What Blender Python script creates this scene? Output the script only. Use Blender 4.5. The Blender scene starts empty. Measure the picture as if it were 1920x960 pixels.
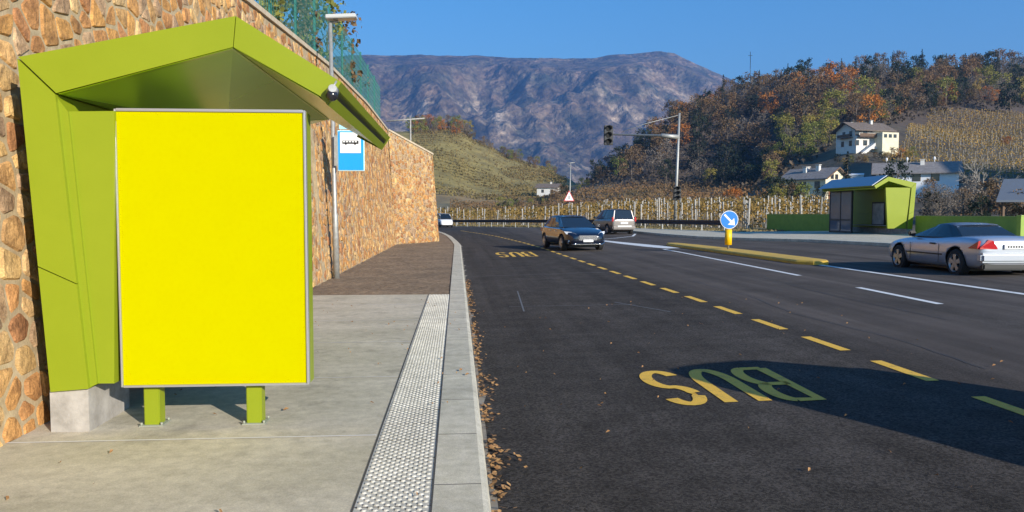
import bpy, bmesh, math, random
from mathutils import Vector, Matrix, noise
random.seed(7)
sc = bpy.context.scene
# ------------------------------------------------------------------ camera
F = 1450.0; W0, H0 = 1920, 960
PITCH = math.atan(80 / F); YAW = math.atan(103 / F * math.cos(PITCH))
cam = bpy.data.cameras.new('camera'); camo = bpy.data.objects.new('camera', cam); sc.collection.objects.link(camo)
cam.sensor_width = 36; cam.lens = F / W0 * 36; cam.clip_end = 30000; cam.clip_start = 0.05
camo.location = (0, 0, 1.65); camo.rotation_euler = (math.pi / 2 - PITCH, 0, -YAW)
sc.camera = camo
# ------------------------------------------------------------------ light
SUN_EL, SUN_AZ = math.radians(19.5), math.radians(36)      # sun is behind and to the right: direction (+sin az, -cos az)
w = bpy.data.worlds.new('World'); sc.world = w; w.use_nodes = True
sky = w.node_tree.nodes.new('ShaderNodeTexSky'); sky.sky_type = 'NISHITA'; sky.sun_disc = False
sky.sun_elevation = SUN_EL; sky.sun_rotation = math.pi - SUN_AZ; sky.air_density = 1.0; sky.dust_density = 0.1; sky.ozone_density = 3.0; sky.altitude = 300
bg = w.node_tree.nodes['Background']; bg.inputs[1].default_value = 0.12
hs = w.node_tree.nodes.new('ShaderNodeHueSaturation'); hs.inputs['Saturation'].default_value = 1.3; hs.inputs['Value'].default_value = 1.2
w.node_tree.links.new(sky.outputs[0], hs.inputs['Color']); w.node_tree.links.new(hs.outputs[0], bg.inputs[0])
sl = bpy.data.lights.new('sun', 'SUN'); sl.energy = 4.8; sl.angle = math.radians(0.5); sl.color = (1, 0.93, 0.82)
so = bpy.data.objects.new('sun', sl); sc.collection.objects.link(so)
sdir = Vector((math.sin(SUN_AZ) * math.cos(SUN_EL), -math.cos(SUN_AZ) * math.cos(SUN_EL), math.sin(SUN_EL)))
so.rotation_euler = sdir.to_track_quat('Z', 'Y').to_euler()
sc.view_settings.view_transform = 'Standard'; sc.view_settings.look = 'None'; sc.view_settings.exposure = 0.45; sc.view_settings.gamma = 1
sc.render.engine = 'CYCLES'
try:
    sc.cycles.use_denoising = True; sc.cycles.max_bounces = 6; sc.cycles.transparent_max_bounces = 6
    sc.cycles.volume_bounces = 0
except Exception: pass
COL = sc.collection
# ------------------------------------------------------------------ surveying helpers (photo direction -> place in the world)
_F = Vector((math.sin(YAW) * math.cos(PITCH), math.cos(YAW) * math.cos(PITCH), -math.sin(PITCH)))
_R = Vector((math.cos(YAW), -math.sin(YAW), 0)); _U = _R.cross(_F); CAM = Vector((0, 0, 1.65))
def ray(x, y): return _F + _R * ((x - 960) / F) + _U * ((480 - y) / F)
def atY(x, y, Y): r = ray(x, y); return CAM + r * (Y / r.y)
def pj(p):
    v = Vector(p) - CAM; d = v.dot(_F)
    return 960 + F * v.dot(_R) / d, 480 - F * v.dot(_U) / d
K = 0.022
def rz(X): return K * max(0, min(X, 25))
# ------------------------------------------------------------------ materials
MATS = {}
def mat(name, c1, c2=None, scale=5, rough=0.6, metal=0, bump=0, bscale=20, bdist=0.01, coat=0, detail=6, spec=0.5, attr=None, stretch=None, contrast=(0.35, 0.65), rand=None, transl=0, emit=None):
    if name in MATS: return MATS[name]
    m = bpy.data.materials.new(name); m.use_nodes = True; nt = m.node_tree; N = nt.nodes; L = nt.links
    b = N['Principled BSDF']; b.inputs['Roughness'].default_value = rough; b.inputs['Metallic'].default_value = metal
    b.inputs['Coat Weight'].default_value = coat; b.inputs['Coat Roughness'].default_value = 0.08
    b.inputs['Specular IOR Level'].default_value = spec
    b.inputs['Base Color'].default_value = (*c1, 1)
    tc = N.new('ShaderNodeTexCoord'); vec = tc.outputs['Object']
    if stretch:
        mp = N.new('ShaderNodeMapping'); mp.inputs['Scale'].default_value = stretch; L.new(vec, mp.inputs[0]); vec = mp.outputs[0]
    out = None
    if c2 is not None:
        n = N.new('ShaderNodeTexNoise'); n.inputs['Scale'].default_value = scale; n.inputs['Detail'].default_value = detail; n.inputs['Roughness'].default_value = 0.6
        L.new(vec, n.inputs['Vector'])
        r = N.new('ShaderNodeMapRange'); r.inputs[1].default_value = contrast[0]; r.inputs[2].default_value = contrast[1]; L.new(n.outputs[0], r.inputs[0])
        mx = N.new('ShaderNodeMix'); mx.data_type = 'RGBA'; mx.inputs['A'].default_value = (*c1, 1); mx.inputs['B'].default_value = (*c2, 1)
        L.new(r.outputs[0], mx.inputs['Factor']); out = mx.outputs['Result']
    if attr:
        a = N.new('ShaderNodeVertexColor'); a.layer_name = attr
        mu = N.new('ShaderNodeMix'); mu.data_type = 'RGBA'; mu.blend_type = 'MULTIPLY'; mu.inputs['Factor'].default_value = 1
        L.new(a.outputs[0], mu.inputs['A'])
        if out: L.new(out, mu.inputs['B'])
        else: mu.inputs['B'].default_value = (*c1, 1)
        out = mu.outputs['Result']
    if rand:
        oi = N.new('ShaderNodeObjectInfo'); cr = N.new('ShaderNodeValToRGB'); el = cr.color_ramp.elements
        while len(el) < len(rand): el.new(0.5)
        for i, c in enumerate(rand): el[i].position = i / (len(rand) - 1); el[i].color = (*c, 1)
        L.new(oi.outputs['Random'], cr.inputs[0])
        if out:
            mu = N.new('ShaderNodeMix'); mu.data_type = 'RGBA'; mu.blend_type = 'MULTIPLY'; mu.inputs['Factor'].default_value = 1
            L.new(cr.outputs[0], mu.inputs['A']); L.new(out, mu.inputs['B']); out = mu.outputs['Result']
        else: out = cr.outputs[0]
    if out: L.new(out, b.inputs['Base Color'])
    if bump:
        n2 = N.new('ShaderNodeTexNoise'); n2.inputs['Scale'].default_value = bscale; n2.inputs['Detail'].default_value = 6; L.new(vec, n2.inputs['Vector'])
        bp = N.new('ShaderNodeBump'); bp.inputs['Strength'].default_value = bump; bp.inputs['Distance'].default_value = bdist
        L.new(n2.outputs[0], bp.inputs['Height']); L.new(bp.outputs[0], b.inputs['Normal'])
    if transl:
        tr = N.new('ShaderNodeBsdfTranslucent'); ms = N.new('ShaderNodeMixShader'); ms.inputs[0].default_value = transl
        if out: L.new(out, tr.inputs[0])
        else: tr.inputs[0].default_value = (*c1, 1)
        L.new(b.outputs[0], ms.inputs[1]); L.new(tr.outputs[0], ms.inputs[2]); L.new(ms.outputs[0], N['Material Output'].inputs[0])
    MATS[name] = m; return m
def grain(m, scale, lo, hi, kind='noise', stretch=(1, 1, 1), a=.35, b_=.65):
    nt = m.node_tree; N, L = nt.nodes, nt.links; b = N['Principled BSDF']; inp = b.inputs['Base Color']
    tc = N.new('ShaderNodeTexCoord'); mp = N.new('ShaderNodeMapping'); mp.inputs['Scale'].default_value = stretch; L.new(tc.outputs['Object'], mp.inputs[0])
    n = N.new('ShaderNodeTexNoise'); n.inputs['Scale'].default_value = scale; n.inputs['Detail'].default_value = 5; n.inputs['Roughness'].default_value = .65; L.new(mp.outputs[0], n.inputs['Vector'])
    mr = N.new('ShaderNodeMapRange'); mr.inputs[1].default_value = a; mr.inputs[2].default_value = b_; mr.inputs[3].default_value = lo; mr.inputs[4].default_value = hi; L.new(n.outputs[0], mr.inputs[0])
    mu = N.new('ShaderNodeMix'); mu.data_type = 'RGBA'; mu.blend_type = 'MULTIPLY'; mu.inputs['Factor'].default_value = 1
    if inp.links: L.new(inp.links[0].from_socket, mu.inputs['A'])
    else: mu.inputs['A'].default_value = inp.default_value
    L.new(mr.outputs[0], mu.inputs['B']); L.new(mu.outputs['Result'], inp)
asphalt = mat('asphalt', (.040, .035, .030), (.066, .058, .051), 2.2, .95, bump=.9, bscale=150, bdist=.006, contrast=(.3, .7), spec=.12)
# aggregate speckle and lane wear for the asphalt
def tune_asphalt():
    nt = asphalt.node_tree; N, L = nt.nodes, nt.links; b = N['Principled BSDF']
    old = b.inputs['Base Color'].links[0].from_socket
    tc = N.new('ShaderNodeTexCoord')
    v = N.new('ShaderNodeTexVoronoi'); v.inputs['Scale'].default_value = 70; L.new(tc.outputs['Object'], v.inputs['Vector'])
    mr = N.new('ShaderNodeMapRange'); mr.inputs[1].default_value = .0; mr.inputs[2].default_value = 1; mr.inputs[3].default_value = .55; mr.inputs[4].default_value = 1.75
    sp = N.new('ShaderNodeSeparateColor'); L.new(v.outputs['Color'], sp.inputs[0]); L.new(sp.outputs[0], mr.inputs[0])
    mu = N.new('ShaderNodeMix'); mu.data_type = 'RGBA'; mu.blend_type = 'MULTIPLY'; mu.inputs['Factor'].default_value = 1
    L.new(old, mu.inputs['A']); L.new(mr.outputs[0], mu.inputs['B'])
    # brighter, worn running lanes beyond the bus bay (stripes running with the traffic)
    mp = N.new('ShaderNodeMapping'); mp.inputs['Scale'].default_value = (1.3, .05, 1); L.new(tc.outputs['Object'], mp.inputs[0])
    n = N.new('ShaderNodeTexNoise'); n.inputs['Scale'].default_value = 1; n.inputs['Detail'].default_value = 4; L.new(mp.outputs[0], n.inputs['Vector'])
    sx = N.new('ShaderNodeSeparateXYZ'); L.new(tc.outputs['Object'], sx.inputs[0])
    m1 = N.new('ShaderNodeMapRange'); m1.inputs[1].default_value = 4.2; m1.inputs[2].default_value = 5.2; m1.inputs[3].default_value = .05; m1.inputs[4].default_value = 1; L.new(sx.outputs[0], m1.inputs[0])
    m2 = N.new('ShaderNodeMapRange'); m2.inputs[1].default_value = .3; m2.inputs[2].default_value = .7; m2.inputs[3].default_value = .25; L.new(n.outputs[0], m2.inputs[0])
    mm = N.new('ShaderNodeMath'); mm.operation = 'MULTIPLY'; L.new(m1.outputs[0], mm.inputs[0]); L.new(m2.outputs[0], mm.inputs[1])
    m3 = N.new('ShaderNodeMix'); m3.data_type = 'RGBA'; L.new(mm.outputs[0], m3.inputs['Factor']); L.new(mu.outputs['Result'], m3.inputs['A']); m3.inputs['B'].default_value = (.110, .092, .080, 1)
    L.new(m3.outputs['Result'], b.inputs['Base Color'])
tune_asphalt()
grain(asphalt, 1, .78, 1.2, stretch=(2.2, .05, 1)); grain(asphalt, .45, .82, 1.12)
concrete = mat('concrete', (.39, .35, .25), (.56, .50, .385), 1.1, .9, bump=.4, bscale=60, bdist=.004, stretch=(.6, 1.6, 1), detail=10, contrast=(.25, .75))
grain(concrete, 9, .86, 1.12); grain(concrete, 120, .84, 1.14); grain(concrete, 1.7, .62, 1.06, a=.22, b_=.45)
concrete2 = mat('plinth concrete', (.26, .24, .21), (.42, .39, .35), 6, .9, bump=.3, bscale=40)
kerbm = mat('kerb granite', (.49, .45, .34), (.62, .57, .45), 9, .85, bump=.4, bscale=90, bdist=.003)
tactm = mat('tactile', (.47, .45, .38), (.60, .57, .49), 14, .8)
grain(kerbm, 160, .78, 1.18); grain(kerbm, 2.2, .8, 1.08); grain(tactm, 60, .8, 1.12); grain(tactm, 1.5, .82, 1.05)
jointm = mat('light joint', (.66, .64, .60), rough=.9)
darkjoint = mat('dark joint', (.06, .055, .05), rough=.95)
mulch = mat('brown gravel', (.15, .10, .058), (.31, .22, .135), 9, .95, bump=1, bscale=45, bdist=.03, detail=12)
grain(mulch, 150, .7, 1.3); grain(mulch, .9, .75, 1.15)
stone_m = mat('rubble stone', (.58, .52, .46), (1.3, 1.25, 1.15), 7, .85, bump=1, bscale=22, bdist=.02, attr='Col', detail=10)
mortar = mat('mortar', (.33, .245, .14), (.46, .36, .22), 8, .95, bump=.6, bscale=60, bdist=.008)
green = mat('green enamel', (.225, .275, .011), (.24, .29, .013), 1.5, .45, coat=.08, spec=.25)
grain(stone_m, 90, .75, 1.2)
greenw = mat('olive green wall', (.20, .30, .03), (.25, .36, .04), 3, .6)
galv = mat('galvanised', (.30, .30, .28), (.40, .40, .38), 12, .5, metal=.4)
soffit_m = mat('shade-lifted green soffit', (.30, .50, .003), (.34, .54, .005), 1.5, .2, metal=.5, spec=.2)  # shelter green in a brighter copy, colour lifted to offset the shade under the roof
alum = mat('aluminium trim', (.55, .55, .55), rough=.35, metal=.7)
yellow = mat('blank yellow poster', (.48, .445, .0), rough=.8, spec=.0)
yel_paint = mat('yellow road paint', (.88, .52, .055), (.38, .25, .07), 9, .7, contrast=(.54, .8), bump=.5, bscale=150)
wht_paint = mat('white road paint', (.76, .76, .73), (.34, .34, .33), 8, .7, contrast=(.54, .8)); grain(wht_paint, 120, .8, 1.1); grain(yel_paint, 120, .78, 1.12)
yel_kerb = mat('yellow kerb paint', (.68, .42, .04), (.52, .33, .06), 4, .7)
blackp = mat('black plastic', (.015, .015, .016), rough=.45)
white = mat('white paint', (.78, .78, .78), rough=.4)
blue = mat('sign blue', (.0, .17, .55), rough=.35)
blue2 = mat('bus sign blue', (.01, .30, .72), rough=.35)
red = mat('sign red', (.6, .03, .03), rough=.4)
yel_sign = mat('yellow cylinder', (.85, .50, .0), rough=.45)
rubber = mat('rubber', (.018, .018, .018), rough=.8)
carglass = mat('car glass', (.012, .016, .02), rough=.04, spec=.9)
silver = mat('silver car paint', (.46, .49, .56), rough=.28, metal=.55, coat=.7)
navy = mat('dark blue car paint', (.006, .010, .024), rough=.18, metal=.2, coat=1)
greycar = mat('taupe car paint', (.20, .18, .17), rough=.3, metal=.6, coat=.6)
whitecar = mat('white van paint', (.75, .75, .75), rough=.35, coat=.5)
rim_m = mat('alloy rim', (.42, .42, .42), rough=.35, metal=.8)
chrome = mat('chrome', (.75, .75, .75), rough=.15, metal=1)
tail_m = mat('tail light', (.45, .01, .015), rough=.2, coat=1)
head_m = mat('head light', (.6, .62, .65), rough=.12, coat=1)
fence_g = mat('green wire', (.03, .17, .14), rough=.5)
bark = mat('bark', (.10, .075, .055), (.17, .135, .10), 8, .95, bump=.5)
postm = mat('pale post', (.44, .42, .38), (.28, .26, .23), 5, .85)
steel_rail = mat('weathered steel', (.075, .055, .055), (.11, .085, .08), 3, .6, metal=.3)
LV = dict(bump=0, rough=.8, transl=.25, spec=.2)
leaf_mats = {
 'orange': mat('orange leaves', (.75, .7, .7), (1.3, 1.2, 1.1), .6, rand=[(.42, .16, .04), (.50, .22, .05), (.30, .12, .04)], **LV),
 'brown': mat('brown leaves', (.7, .7, .7), (1.3, 1.25, 1.2), .5, rand=[(.16, .11, .06), (.25, .15, .07), (.13, .10, .065)], **LV),
 'olive': mat('olive leaves', (.7, .7, .7), (1.35, 1.3, 1.1), .5, rand=[(.27, .24, .06), (.17, .20, .055), (.33, .27, .07)], **LV),
 'grey': mat('grey twigs', (.7, .7, .7), (1.3, 1.3, 1.3), .5, rand=[(.19, .165, .135), (.24, .20, .16), (.15, .125, .10)], **LV),
 'dark': mat('evergreen needles', (.7, .7, .7), (1.4, 1.4, 1.3), .5, rand=[(.020, .034, .024), (.034, .048, .026), (.028, .036, .030)], **LV),
 'yellow': mat('yellow leaves', (.7, .7, .7), (1.3, 1.2, 1.1), .5, rand=[(.33, .24, .06), (.36, .25, .07)], **LV),
}
vine_m = mat('vine leaves', (.16, .13, .045), (.36, .21, .055), .35, contrast=(.35, .65), **LV)
vine2_m = mat('far vine leaves', (.13, .10, .05), (.26, .14, .06), .08, contrast=(.35, .65), **LV)
# ------------------------------------------------------------------ mesh helpers
def obj(name, bm, m, parent=None, smooth=False, loc=None):
    me = bpy.data.meshes.new(name)
    base = loc
    if parent is not None:
        p = parent; base = Vector((0, 0, 0))
        while p is not None: base = base + p.location; p = p.parent
    if base is not None: bmesh.ops.translate(bm, verts=bm.verts, vec=-Vector(base))
    bm.to_mesh(me); bm.free()
    if smooth:
        for p in me.polygons: p.use_smooth = True
    for x in (m if isinstance(m, (list, tuple)) else [m]): me.materials.append(x)
    o = bpy.data.objects.new(name, me); COL.objects.link(o)
    if parent is not None: o.parent = parent
    elif loc is not None: o.location = loc
    return o
def tag(o, label=None, cat=None, group=None, kind=None):
    if label: o['label'] = label
    if cat: o['category'] = cat
    if group: o['group'] = group
    if kind: o['kind'] = kind
    return o
def thing(name, loc, label, cat, group=None):
    e = bpy.data.objects.new(name, None); COL.objects.link(e); e.location = loc; e.empty_display_size = .2
    return tag(e, label, cat, group)
def struct(name, bm, m, smooth=False): return tag(obj(name, bm, m, smooth=smooth), kind='structure')
def face(bm, pts, mi=0):
    f = bm.faces.new([bm.verts.new(p) for p in pts]); f.material_index = mi; return f
def box(bm, x0, x1, y0, y1, z0, z1, M=None, mi=0):
    v = [Vector((x, y, z)) for x in (x0, x1) for y in (y0, y1) for z in (z0, z1)]
    if M is not None: v = [M @ p for p in v]
    v = [bm.verts.new(p) for p in v]
    for q in ((0, 1, 3, 2), (4, 6, 7, 5), (0, 4, 5, 1), (2, 3, 7, 6), (0, 2, 6, 4), (1, 5, 7, 3)):
        f = bm.faces.new([v[i] for i in q]); f.material_index = mi
    return v
def bbox(bm, x0, x1, y0, y1, z0, z1, r=.01, M=None):   # bevelled box
    v = box(bm, x0, x1, y0, y1, z0, z1, M)
    es = set(e for q in v for e in q.link_edges)
    bmesh.ops.bevel(bm, geom=list(es), offset=r, segments=2, affect='EDGES')
def prism(bm, pts, off, mi=0):
    a = [bm.verts.new(p) for p in pts]; b = [bm.verts.new(Vector(p) + Vector(off)) for p in pts]; n = len(a)
    fs = [bm.faces.new(a), bm.faces.new(b[::-1])] + [bm.faces.new([a[i], b[i], b[(i + 1) % n], a[(i + 1) % n]][::-1]) for i in range(n)]
    bmesh.ops.recalc_face_normals(bm, faces=fs)
    for f in fs: f.material_index = mi
def tube(bm, pts, rs, seg=8, cap=True, mi=0):
    pts = [Vector(p) for p in pts]
    if not isinstance(rs, (list, tuple)): rs = [rs] * len(pts)
    rings = []
    for i, p in enumerate(pts):
        d = (pts[min(i + 1, len(pts) - 1)] - pts[max(i - 1, 0)])
        d = d.normalized() if d.length > 1e-9 else Vector((0, 0, 1))
        a = d.orthogonal().normalized(); b = d.cross(a)
        rings.append([bm.verts.new(p + (a * math.cos(2 * math.pi * k / seg) + b * math.sin(2 * math.pi * k / seg)) * rs[i]) for k in range(seg)])
    for i in range(len(rings) - 1):
        for k in range(seg):
            f = bm.faces.new([rings[i][k], rings[i][(k + 1) % seg], rings[i + 1][(k + 1) % seg], rings[i + 1][k]]); f.material_index = mi; f.smooth = True
    if cap:
        bm.faces.new(rings[0][::-1]).material_index = mi; bm.faces.new(rings[-1]).material_index = mi
def interp(tab, x):
    if x <= tab[0][0]: return tab[0][1]
    for (a, va), (b, vb) in zip(tab, tab[1:]):
        if x <= b: return va + (vb - va) * (x - a) / (b - a)
    return tab[-1][1]
B = bmesh.new
# ------------------------------------------------------------------ terrain
DS = [0, 60, 100, 150, 200, 250, 300, 350, 400, 450, 500, 600, 1000, 3000, 12000]
COLS = {
 -600: [0, 0, 0, 2, 6, 12, 20, 30, 40, 48, 54, 60, 50, 30, 30],
 500:  [0, 0, 0, 2, 4, 6, 10, 22, 36, 50, 60, 66, 40, 20, 20],
 812:  [0, 0, 0, .3, 1, 3, 6, 16, 32, 48, 58, 52, 20, 20, 20],
 850:  [0, 0, 0, .3, 1, 3, 6, 15, 30, 47, 57, 50, 20, 20, 20],
 900:  [0, 0, 0, .2, .8, 2.5, 5, 12, 26, 39, 48, 40, 20, 20, 20],
 960:  [0, 0, 0, .2, .8, 2.5, 5, 11, 21, 32, 39, 30, 20, 20, 20],
 1010: [0, 0, 0, .3, 1, 3, 6, 11, 18, 26, 33, 26, 20, 20, 20],
 1060: [0, 0, .1, .6, 2, 5, 9, 13, 17, 21, 25, 22, 20, 20, 20],
 1105: [0, 0, .2, 1.2, 3.5, 7.5, 11.5, 15, 15, 15, 15, 15, 15, 20, 20],
 1150: [0, 0, .3, 1.6, 4, 8, 12, 20, 22, 20, 18, 16, 15, 20, 20],
 1200: [0, 0, .4, 2, 5, 8.5, 13, 28, 31, 30, 26, 20, 15, 20, 20],
 1290: [0, 0, .5, 2.2, 5, 8.5, 13, 40, 53, 55, 50, 40, 20, 20, 20],
 1400: [0, 0, .6, 2.5, 6, 10, 17, 44, 67, 70, 68, 60, 40, 20, 20],
 1500: [0, 0, 1, 4, 9, 20, 36, 56, 72, 78, 80, 76, 50, 20, 20],
 1620: [0, 0, 1.2, 5, 14, 27, 41, 58, 75, 84, 86, 82, 50, 20, 20],
 1760: [0, 0, 1.4, 5.5, 14, 26, 39, 55, 76, 88, 90, 86, 50, 20, 20],
 1920: [0, 0, 1.5, 6, 14, 26, 39, 54, 76, 88, 92, 90, 50, 20, 20],
 2700: [0, 0, 1.5, 6, 14, 26, 39, 54, 70, 80, 84, 80, 50, 20, 20],
}
CK = sorted(COLS); 
def px_ang(px): return math.atan((px - 960) / F) + YAW      # bearing clockwise from +Y
ANG = [px_ang(c) for c in CK]
def tz(x, y):
    d = math.hypot(x, y); a = math.atan2(x, y)
    dd = max(y, 0.0) if abs(a) < 1.2 else d * .4
    if a < ANG[0] - .5 or a > ANG[-1] + .5: h = 0; 
    else:
        aa = min(max(a, ANG[0]), ANG[-1]); i = 0
        while i < len(ANG) - 2 and aa > ANG[i + 1]: i += 1
        t = (aa - ANG[i]) / (ANG[i + 1] - ANG[i]); t = t * t * (3 - 2 * t)
        h0 = interp(list(zip(DS, COLS[CK[i]])), dd); h1 = interp(list(zip(DS, COLS[CK[i + 1]])), dd)
        h = h0 + (h1 - h0) * t
        if a < ANG[0]: h *= max(0, 1 - (ANG[0] - a) / .5)
        if a > ANG[-1]: h *= max(0, 1 - (a - ANG[-1]) / .5)
    ex, ey = x - 175, y - 85; h += 64 * max(0, min(1, (x - 75) / 40)) * math.exp(-.5 * (((ex * -.588 + ey * .809) / 26) ** 2 + ((ex * .809 + ey * .588) / 43) ** 2))   # unseen spur added off to the right to shade the slope and pale house
    base = rz(x) * (1 if d < 120 else max(0, 1 - (d - 120) / 200)) - .06
    nz = noise.fractal(Vector((x * .012, y * .012, 3)), 1, 2, 2) * min(6, max(0, (h - 2) * .12))
    return base + h + nz
rad = [0, 8, 16, 25, 35, 46, 58, 70, 85, 100]
r = 100
while r < 12000: r *= 1.045; rad.append(r)
angs = [math.radians(a) for a in range(-180, -50, 10)] + [math.radians(-50 + .8 * i) for i in range(0, 132)] + [math.radians(a) for a in range(57, 100, 3)] + [math.radians(a) for a in range(105, 180, 10)]
bm = B(); cl = bm.loops.layers.color.new('Col'); G_ = []
c0 = bm.verts.new((0, 0, -.06))
for R_ in rad[1:]:
    G_.append([bm.verts.new((R_ * math.sin(a), R_ * math.cos(a), tz(R_ * math.sin(a), R_ * math.cos(a)))) for a in angs])
n = len(angs)
for k in range(n): bm.faces.new([c0, G_[0][(k + 1) % n], G_[0][k]])
for i in range(len(G_) - 1):
    for k in range(n): bm.faces.new([G_[i][k], G_[i][(k + 1) % n], G_[i + 1][(k + 1) % n], G_[i + 1][k]])
def ground_col(p):
    x, y = p.x, p.y
    if y < 1: return (.12, .11, .05)
    px, py = pj(p); nn = noise.noise(Vector((x * .02, y * .02, 0))) * .5 + .5
    if px > 1100 and y > 280 and py < 345: c = (.075, .055, .04)          # leaf litter under the wood
    elif y < 130 and px > 1560: c = (.075, .058, .036)
    elif y < 130: c = (.16, .13, .06)
    elif px > 1500 and py > 280: c = (.085, .07, .045)
    elif px < 1080 and y > 340: c = (.20 + .05 * nn, .165 + .03 * nn, .055)   # dry meadow on the knoll
    elif px > 1630: c = (.07, .052, .032)
    elif px > 1480: c = (.13, .105, .055)
    elif px < 1000 and y < 340: c = (.24 - .06 * nn, .16, .075)
    else: c = (.13, .095, .055)
    return c
for f in bm.faces:
    for l in f.loops:
        c = ground_col(l.vert.co); l[cl] = (*[min(1, max(0, v)) ** (1 / 2.2) for v in c], 1)
    f.smooth = True
terr_m = mat('ground soil and grass', (.65, .65, .65), (1.35, 1.3, 1.2), .09, .95, attr='Col', bump=.5, bscale=.6, bdist=.4, detail=12)
terrain = struct('terrain', bm, terr_m)
# ------------------------------------------------------------------ mountain
bm = B()
SKY = [(-900, 150), (300, 135), (600, 118), (690, 110), (720, 112), (760, 112), (790, 109), (850, 112), (900, 111), (1000, 113), (1060, 114), (1110, 112), (1140, 106), (1170, 103), (1200, 101), (1235, 97), (1260, 101), (1290, 114), (1330, 132), (1400, 165), (1500, 190), (1700, 180), (2000, 150), (2600, 170)]
cols = [i * 6 - 450 for i in range(0, 460)]; rows = 120; gr = []
for px in cols:
    a = px_ang(px); col = []
    for j in range(rows):
        t = j / (rows - 1); d = 2900 + 3100 * t
        zt = (400 - interp(SKY, px)) / F * 5400 * 1.0 + 1.65
        prof = interp([(0, 0), (.1, .06), (.25, .24), (.42, .52), (.6, .80), (.8, 1.0), (.9, 1.0), (1, .92)], t)
        X = math.tan(a) * d
        nn = noise.ridged_multi_fractal(Vector((X * .0011, d * .0007, 1.3)), .9, 2.1, 6, 1.0, 2.0)
        n2 = noise.fractal(Vector((X * .004, d * .003, 5)), 1, 2, 4)
        am = 4 * t * (1 - t)
        z = 12 + zt * prof * (1 if t < .8 else 1) + (nn - 1.1) * 210 * am * (1 if t < .7 else max(.0, (.8 - t) / .1)) + n2 * (60 if t < .72 else 10)
        z = min(z, 10 + zt * d / 5400 * (.995 if t > .74 else .90 + .09 * (t / .74) ** 4) + n2 * 7 + noise.noise(Vector((X * .012, 0, 9))) * 4)
        col.append(bm.verts.new((X, d, max(z, 5))))
    gr.append(col)
for i in range(len(gr) - 1):
    for j in range(rows - 1):
        f = bm.faces.new([gr[i][j], gr[i + 1][j], gr[i + 1][j + 1], gr[i][j + 1]]); f.smooth = True
mtn = mat('mountain forest and rock', (.055, .062, .042), (.25, .165, .105), .006, .95, detail=12, contrast=(.35, .65), bump=1, bscale=.016, bdist=70)
def tune_mtn():
    nt = mtn.node_tree; N, L = nt.nodes, nt.links; b = N['Principled BSDF']; old = b.inputs['Base Color'].links[0].from_socket
    tc = N.new('ShaderNodeTexCoord'); mp = N.new('ShaderNodeMapping'); mp.inputs['Scale'].default_value = (1, .4, .55); L.new(tc.outputs['Object'], mp.inputs[0])
    n = N.new('ShaderNodeTexNoise'); n.inputs['Scale'].default_value = .0055; n.inputs['Detail'].default_value = 12; n.inputs['Roughness'].default_value = .68; L.new(mp.outputs[0], n.inputs['Vector'])
    r = N.new('ShaderNodeMapRange'); r.inputs[1].default_value = .53; r.inputs[2].default_value = .67; L.new(n.outputs[0], r.inputs[0])
    s = N.new('ShaderNodeSeparateXYZ'); L.new(tc.outputs['Object'], s.inputs[0])
    rz_ = N.new('ShaderNodeMapRange'); rz_.inputs[1].default_value = 950; rz_.inputs[2].default_value = 550; L.new(s.outputs[2], rz_.inputs[0])
    mm = N.new('ShaderNodeMath'); mm.operation = 'MULTIPLY'; L.new(r.outputs[0], mm.inputs[0]); L.new(rz_.outputs[0], mm.inputs[1])
    m3 = N.new('ShaderNodeMix'); m3.data_type = 'RGBA'; L.new(mm.outputs[0], m3.inputs['Factor']); L.new(old, m3.inputs['A']); m3.inputs['B'].default_value = (.60, .45, .30, 1)
    L.new(m3.outputs['Result'], b.inputs['Base Color'])
tune_mtn(); grain(mtn, .022, .55, 1.5, a=.38, b_=.62); grain(mtn, .004, .6, 1.25, a=.4, b_=.6, stretch=(1, .5, .6))
struct('mountain', bm, mtn)
# ------------------------------------------------------------------ road, pavements, markings
LEFT = [(-12, .18), (38, .18), (43.7, 0), (52, -.35), (60, -.9), (66, -1.5), (72, -2.6), (78, -4), (84, -6.5), (92, -12), (100, -22), (108, -40), (114, -70)]
RIGHT = [(-12, 16.7), (29, 16.7), (34, 15.9), (37.5, 14.2), (41, 13), (46, 12.6), (55, 12.5), (64, 13.6), (72, 10.6), (79, 8), (90, 4), (100, -.8), (106, -8), (114, -25), (120, -70)]
def xl(Y): return interp(LEFT, Y)
def xr(Y): return interp(RIGHT, Y)
def sheet(bm, Y0, Y1, fl, fr, dz, step=1.0):
    Y = Y0; prev = None
    ys = []
    while Y < Y1 - 1e-6: ys.append(Y); Y += step
    ys.append(Y1)
    for Y in ys:
        a, b = fl(Y), fr(Y)
        xs = [a, min(max(0, a), b), b] if a < 0 < b else [a, (a + b) / 2, b]
        row = [bm.verts.new((x, Y, rz(x) + dz)) for x in xs]
        if prev:
            for i in (0, 1):
                try: bm.faces.new([prev[i], prev[i + 1], row[i + 1], row[i]])
                except Exception: pass
        prev = row
bm = B(); sheet(bm, -12, 120, xl, xr, 0, 2); struct('road', bm, asphalt)
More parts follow.
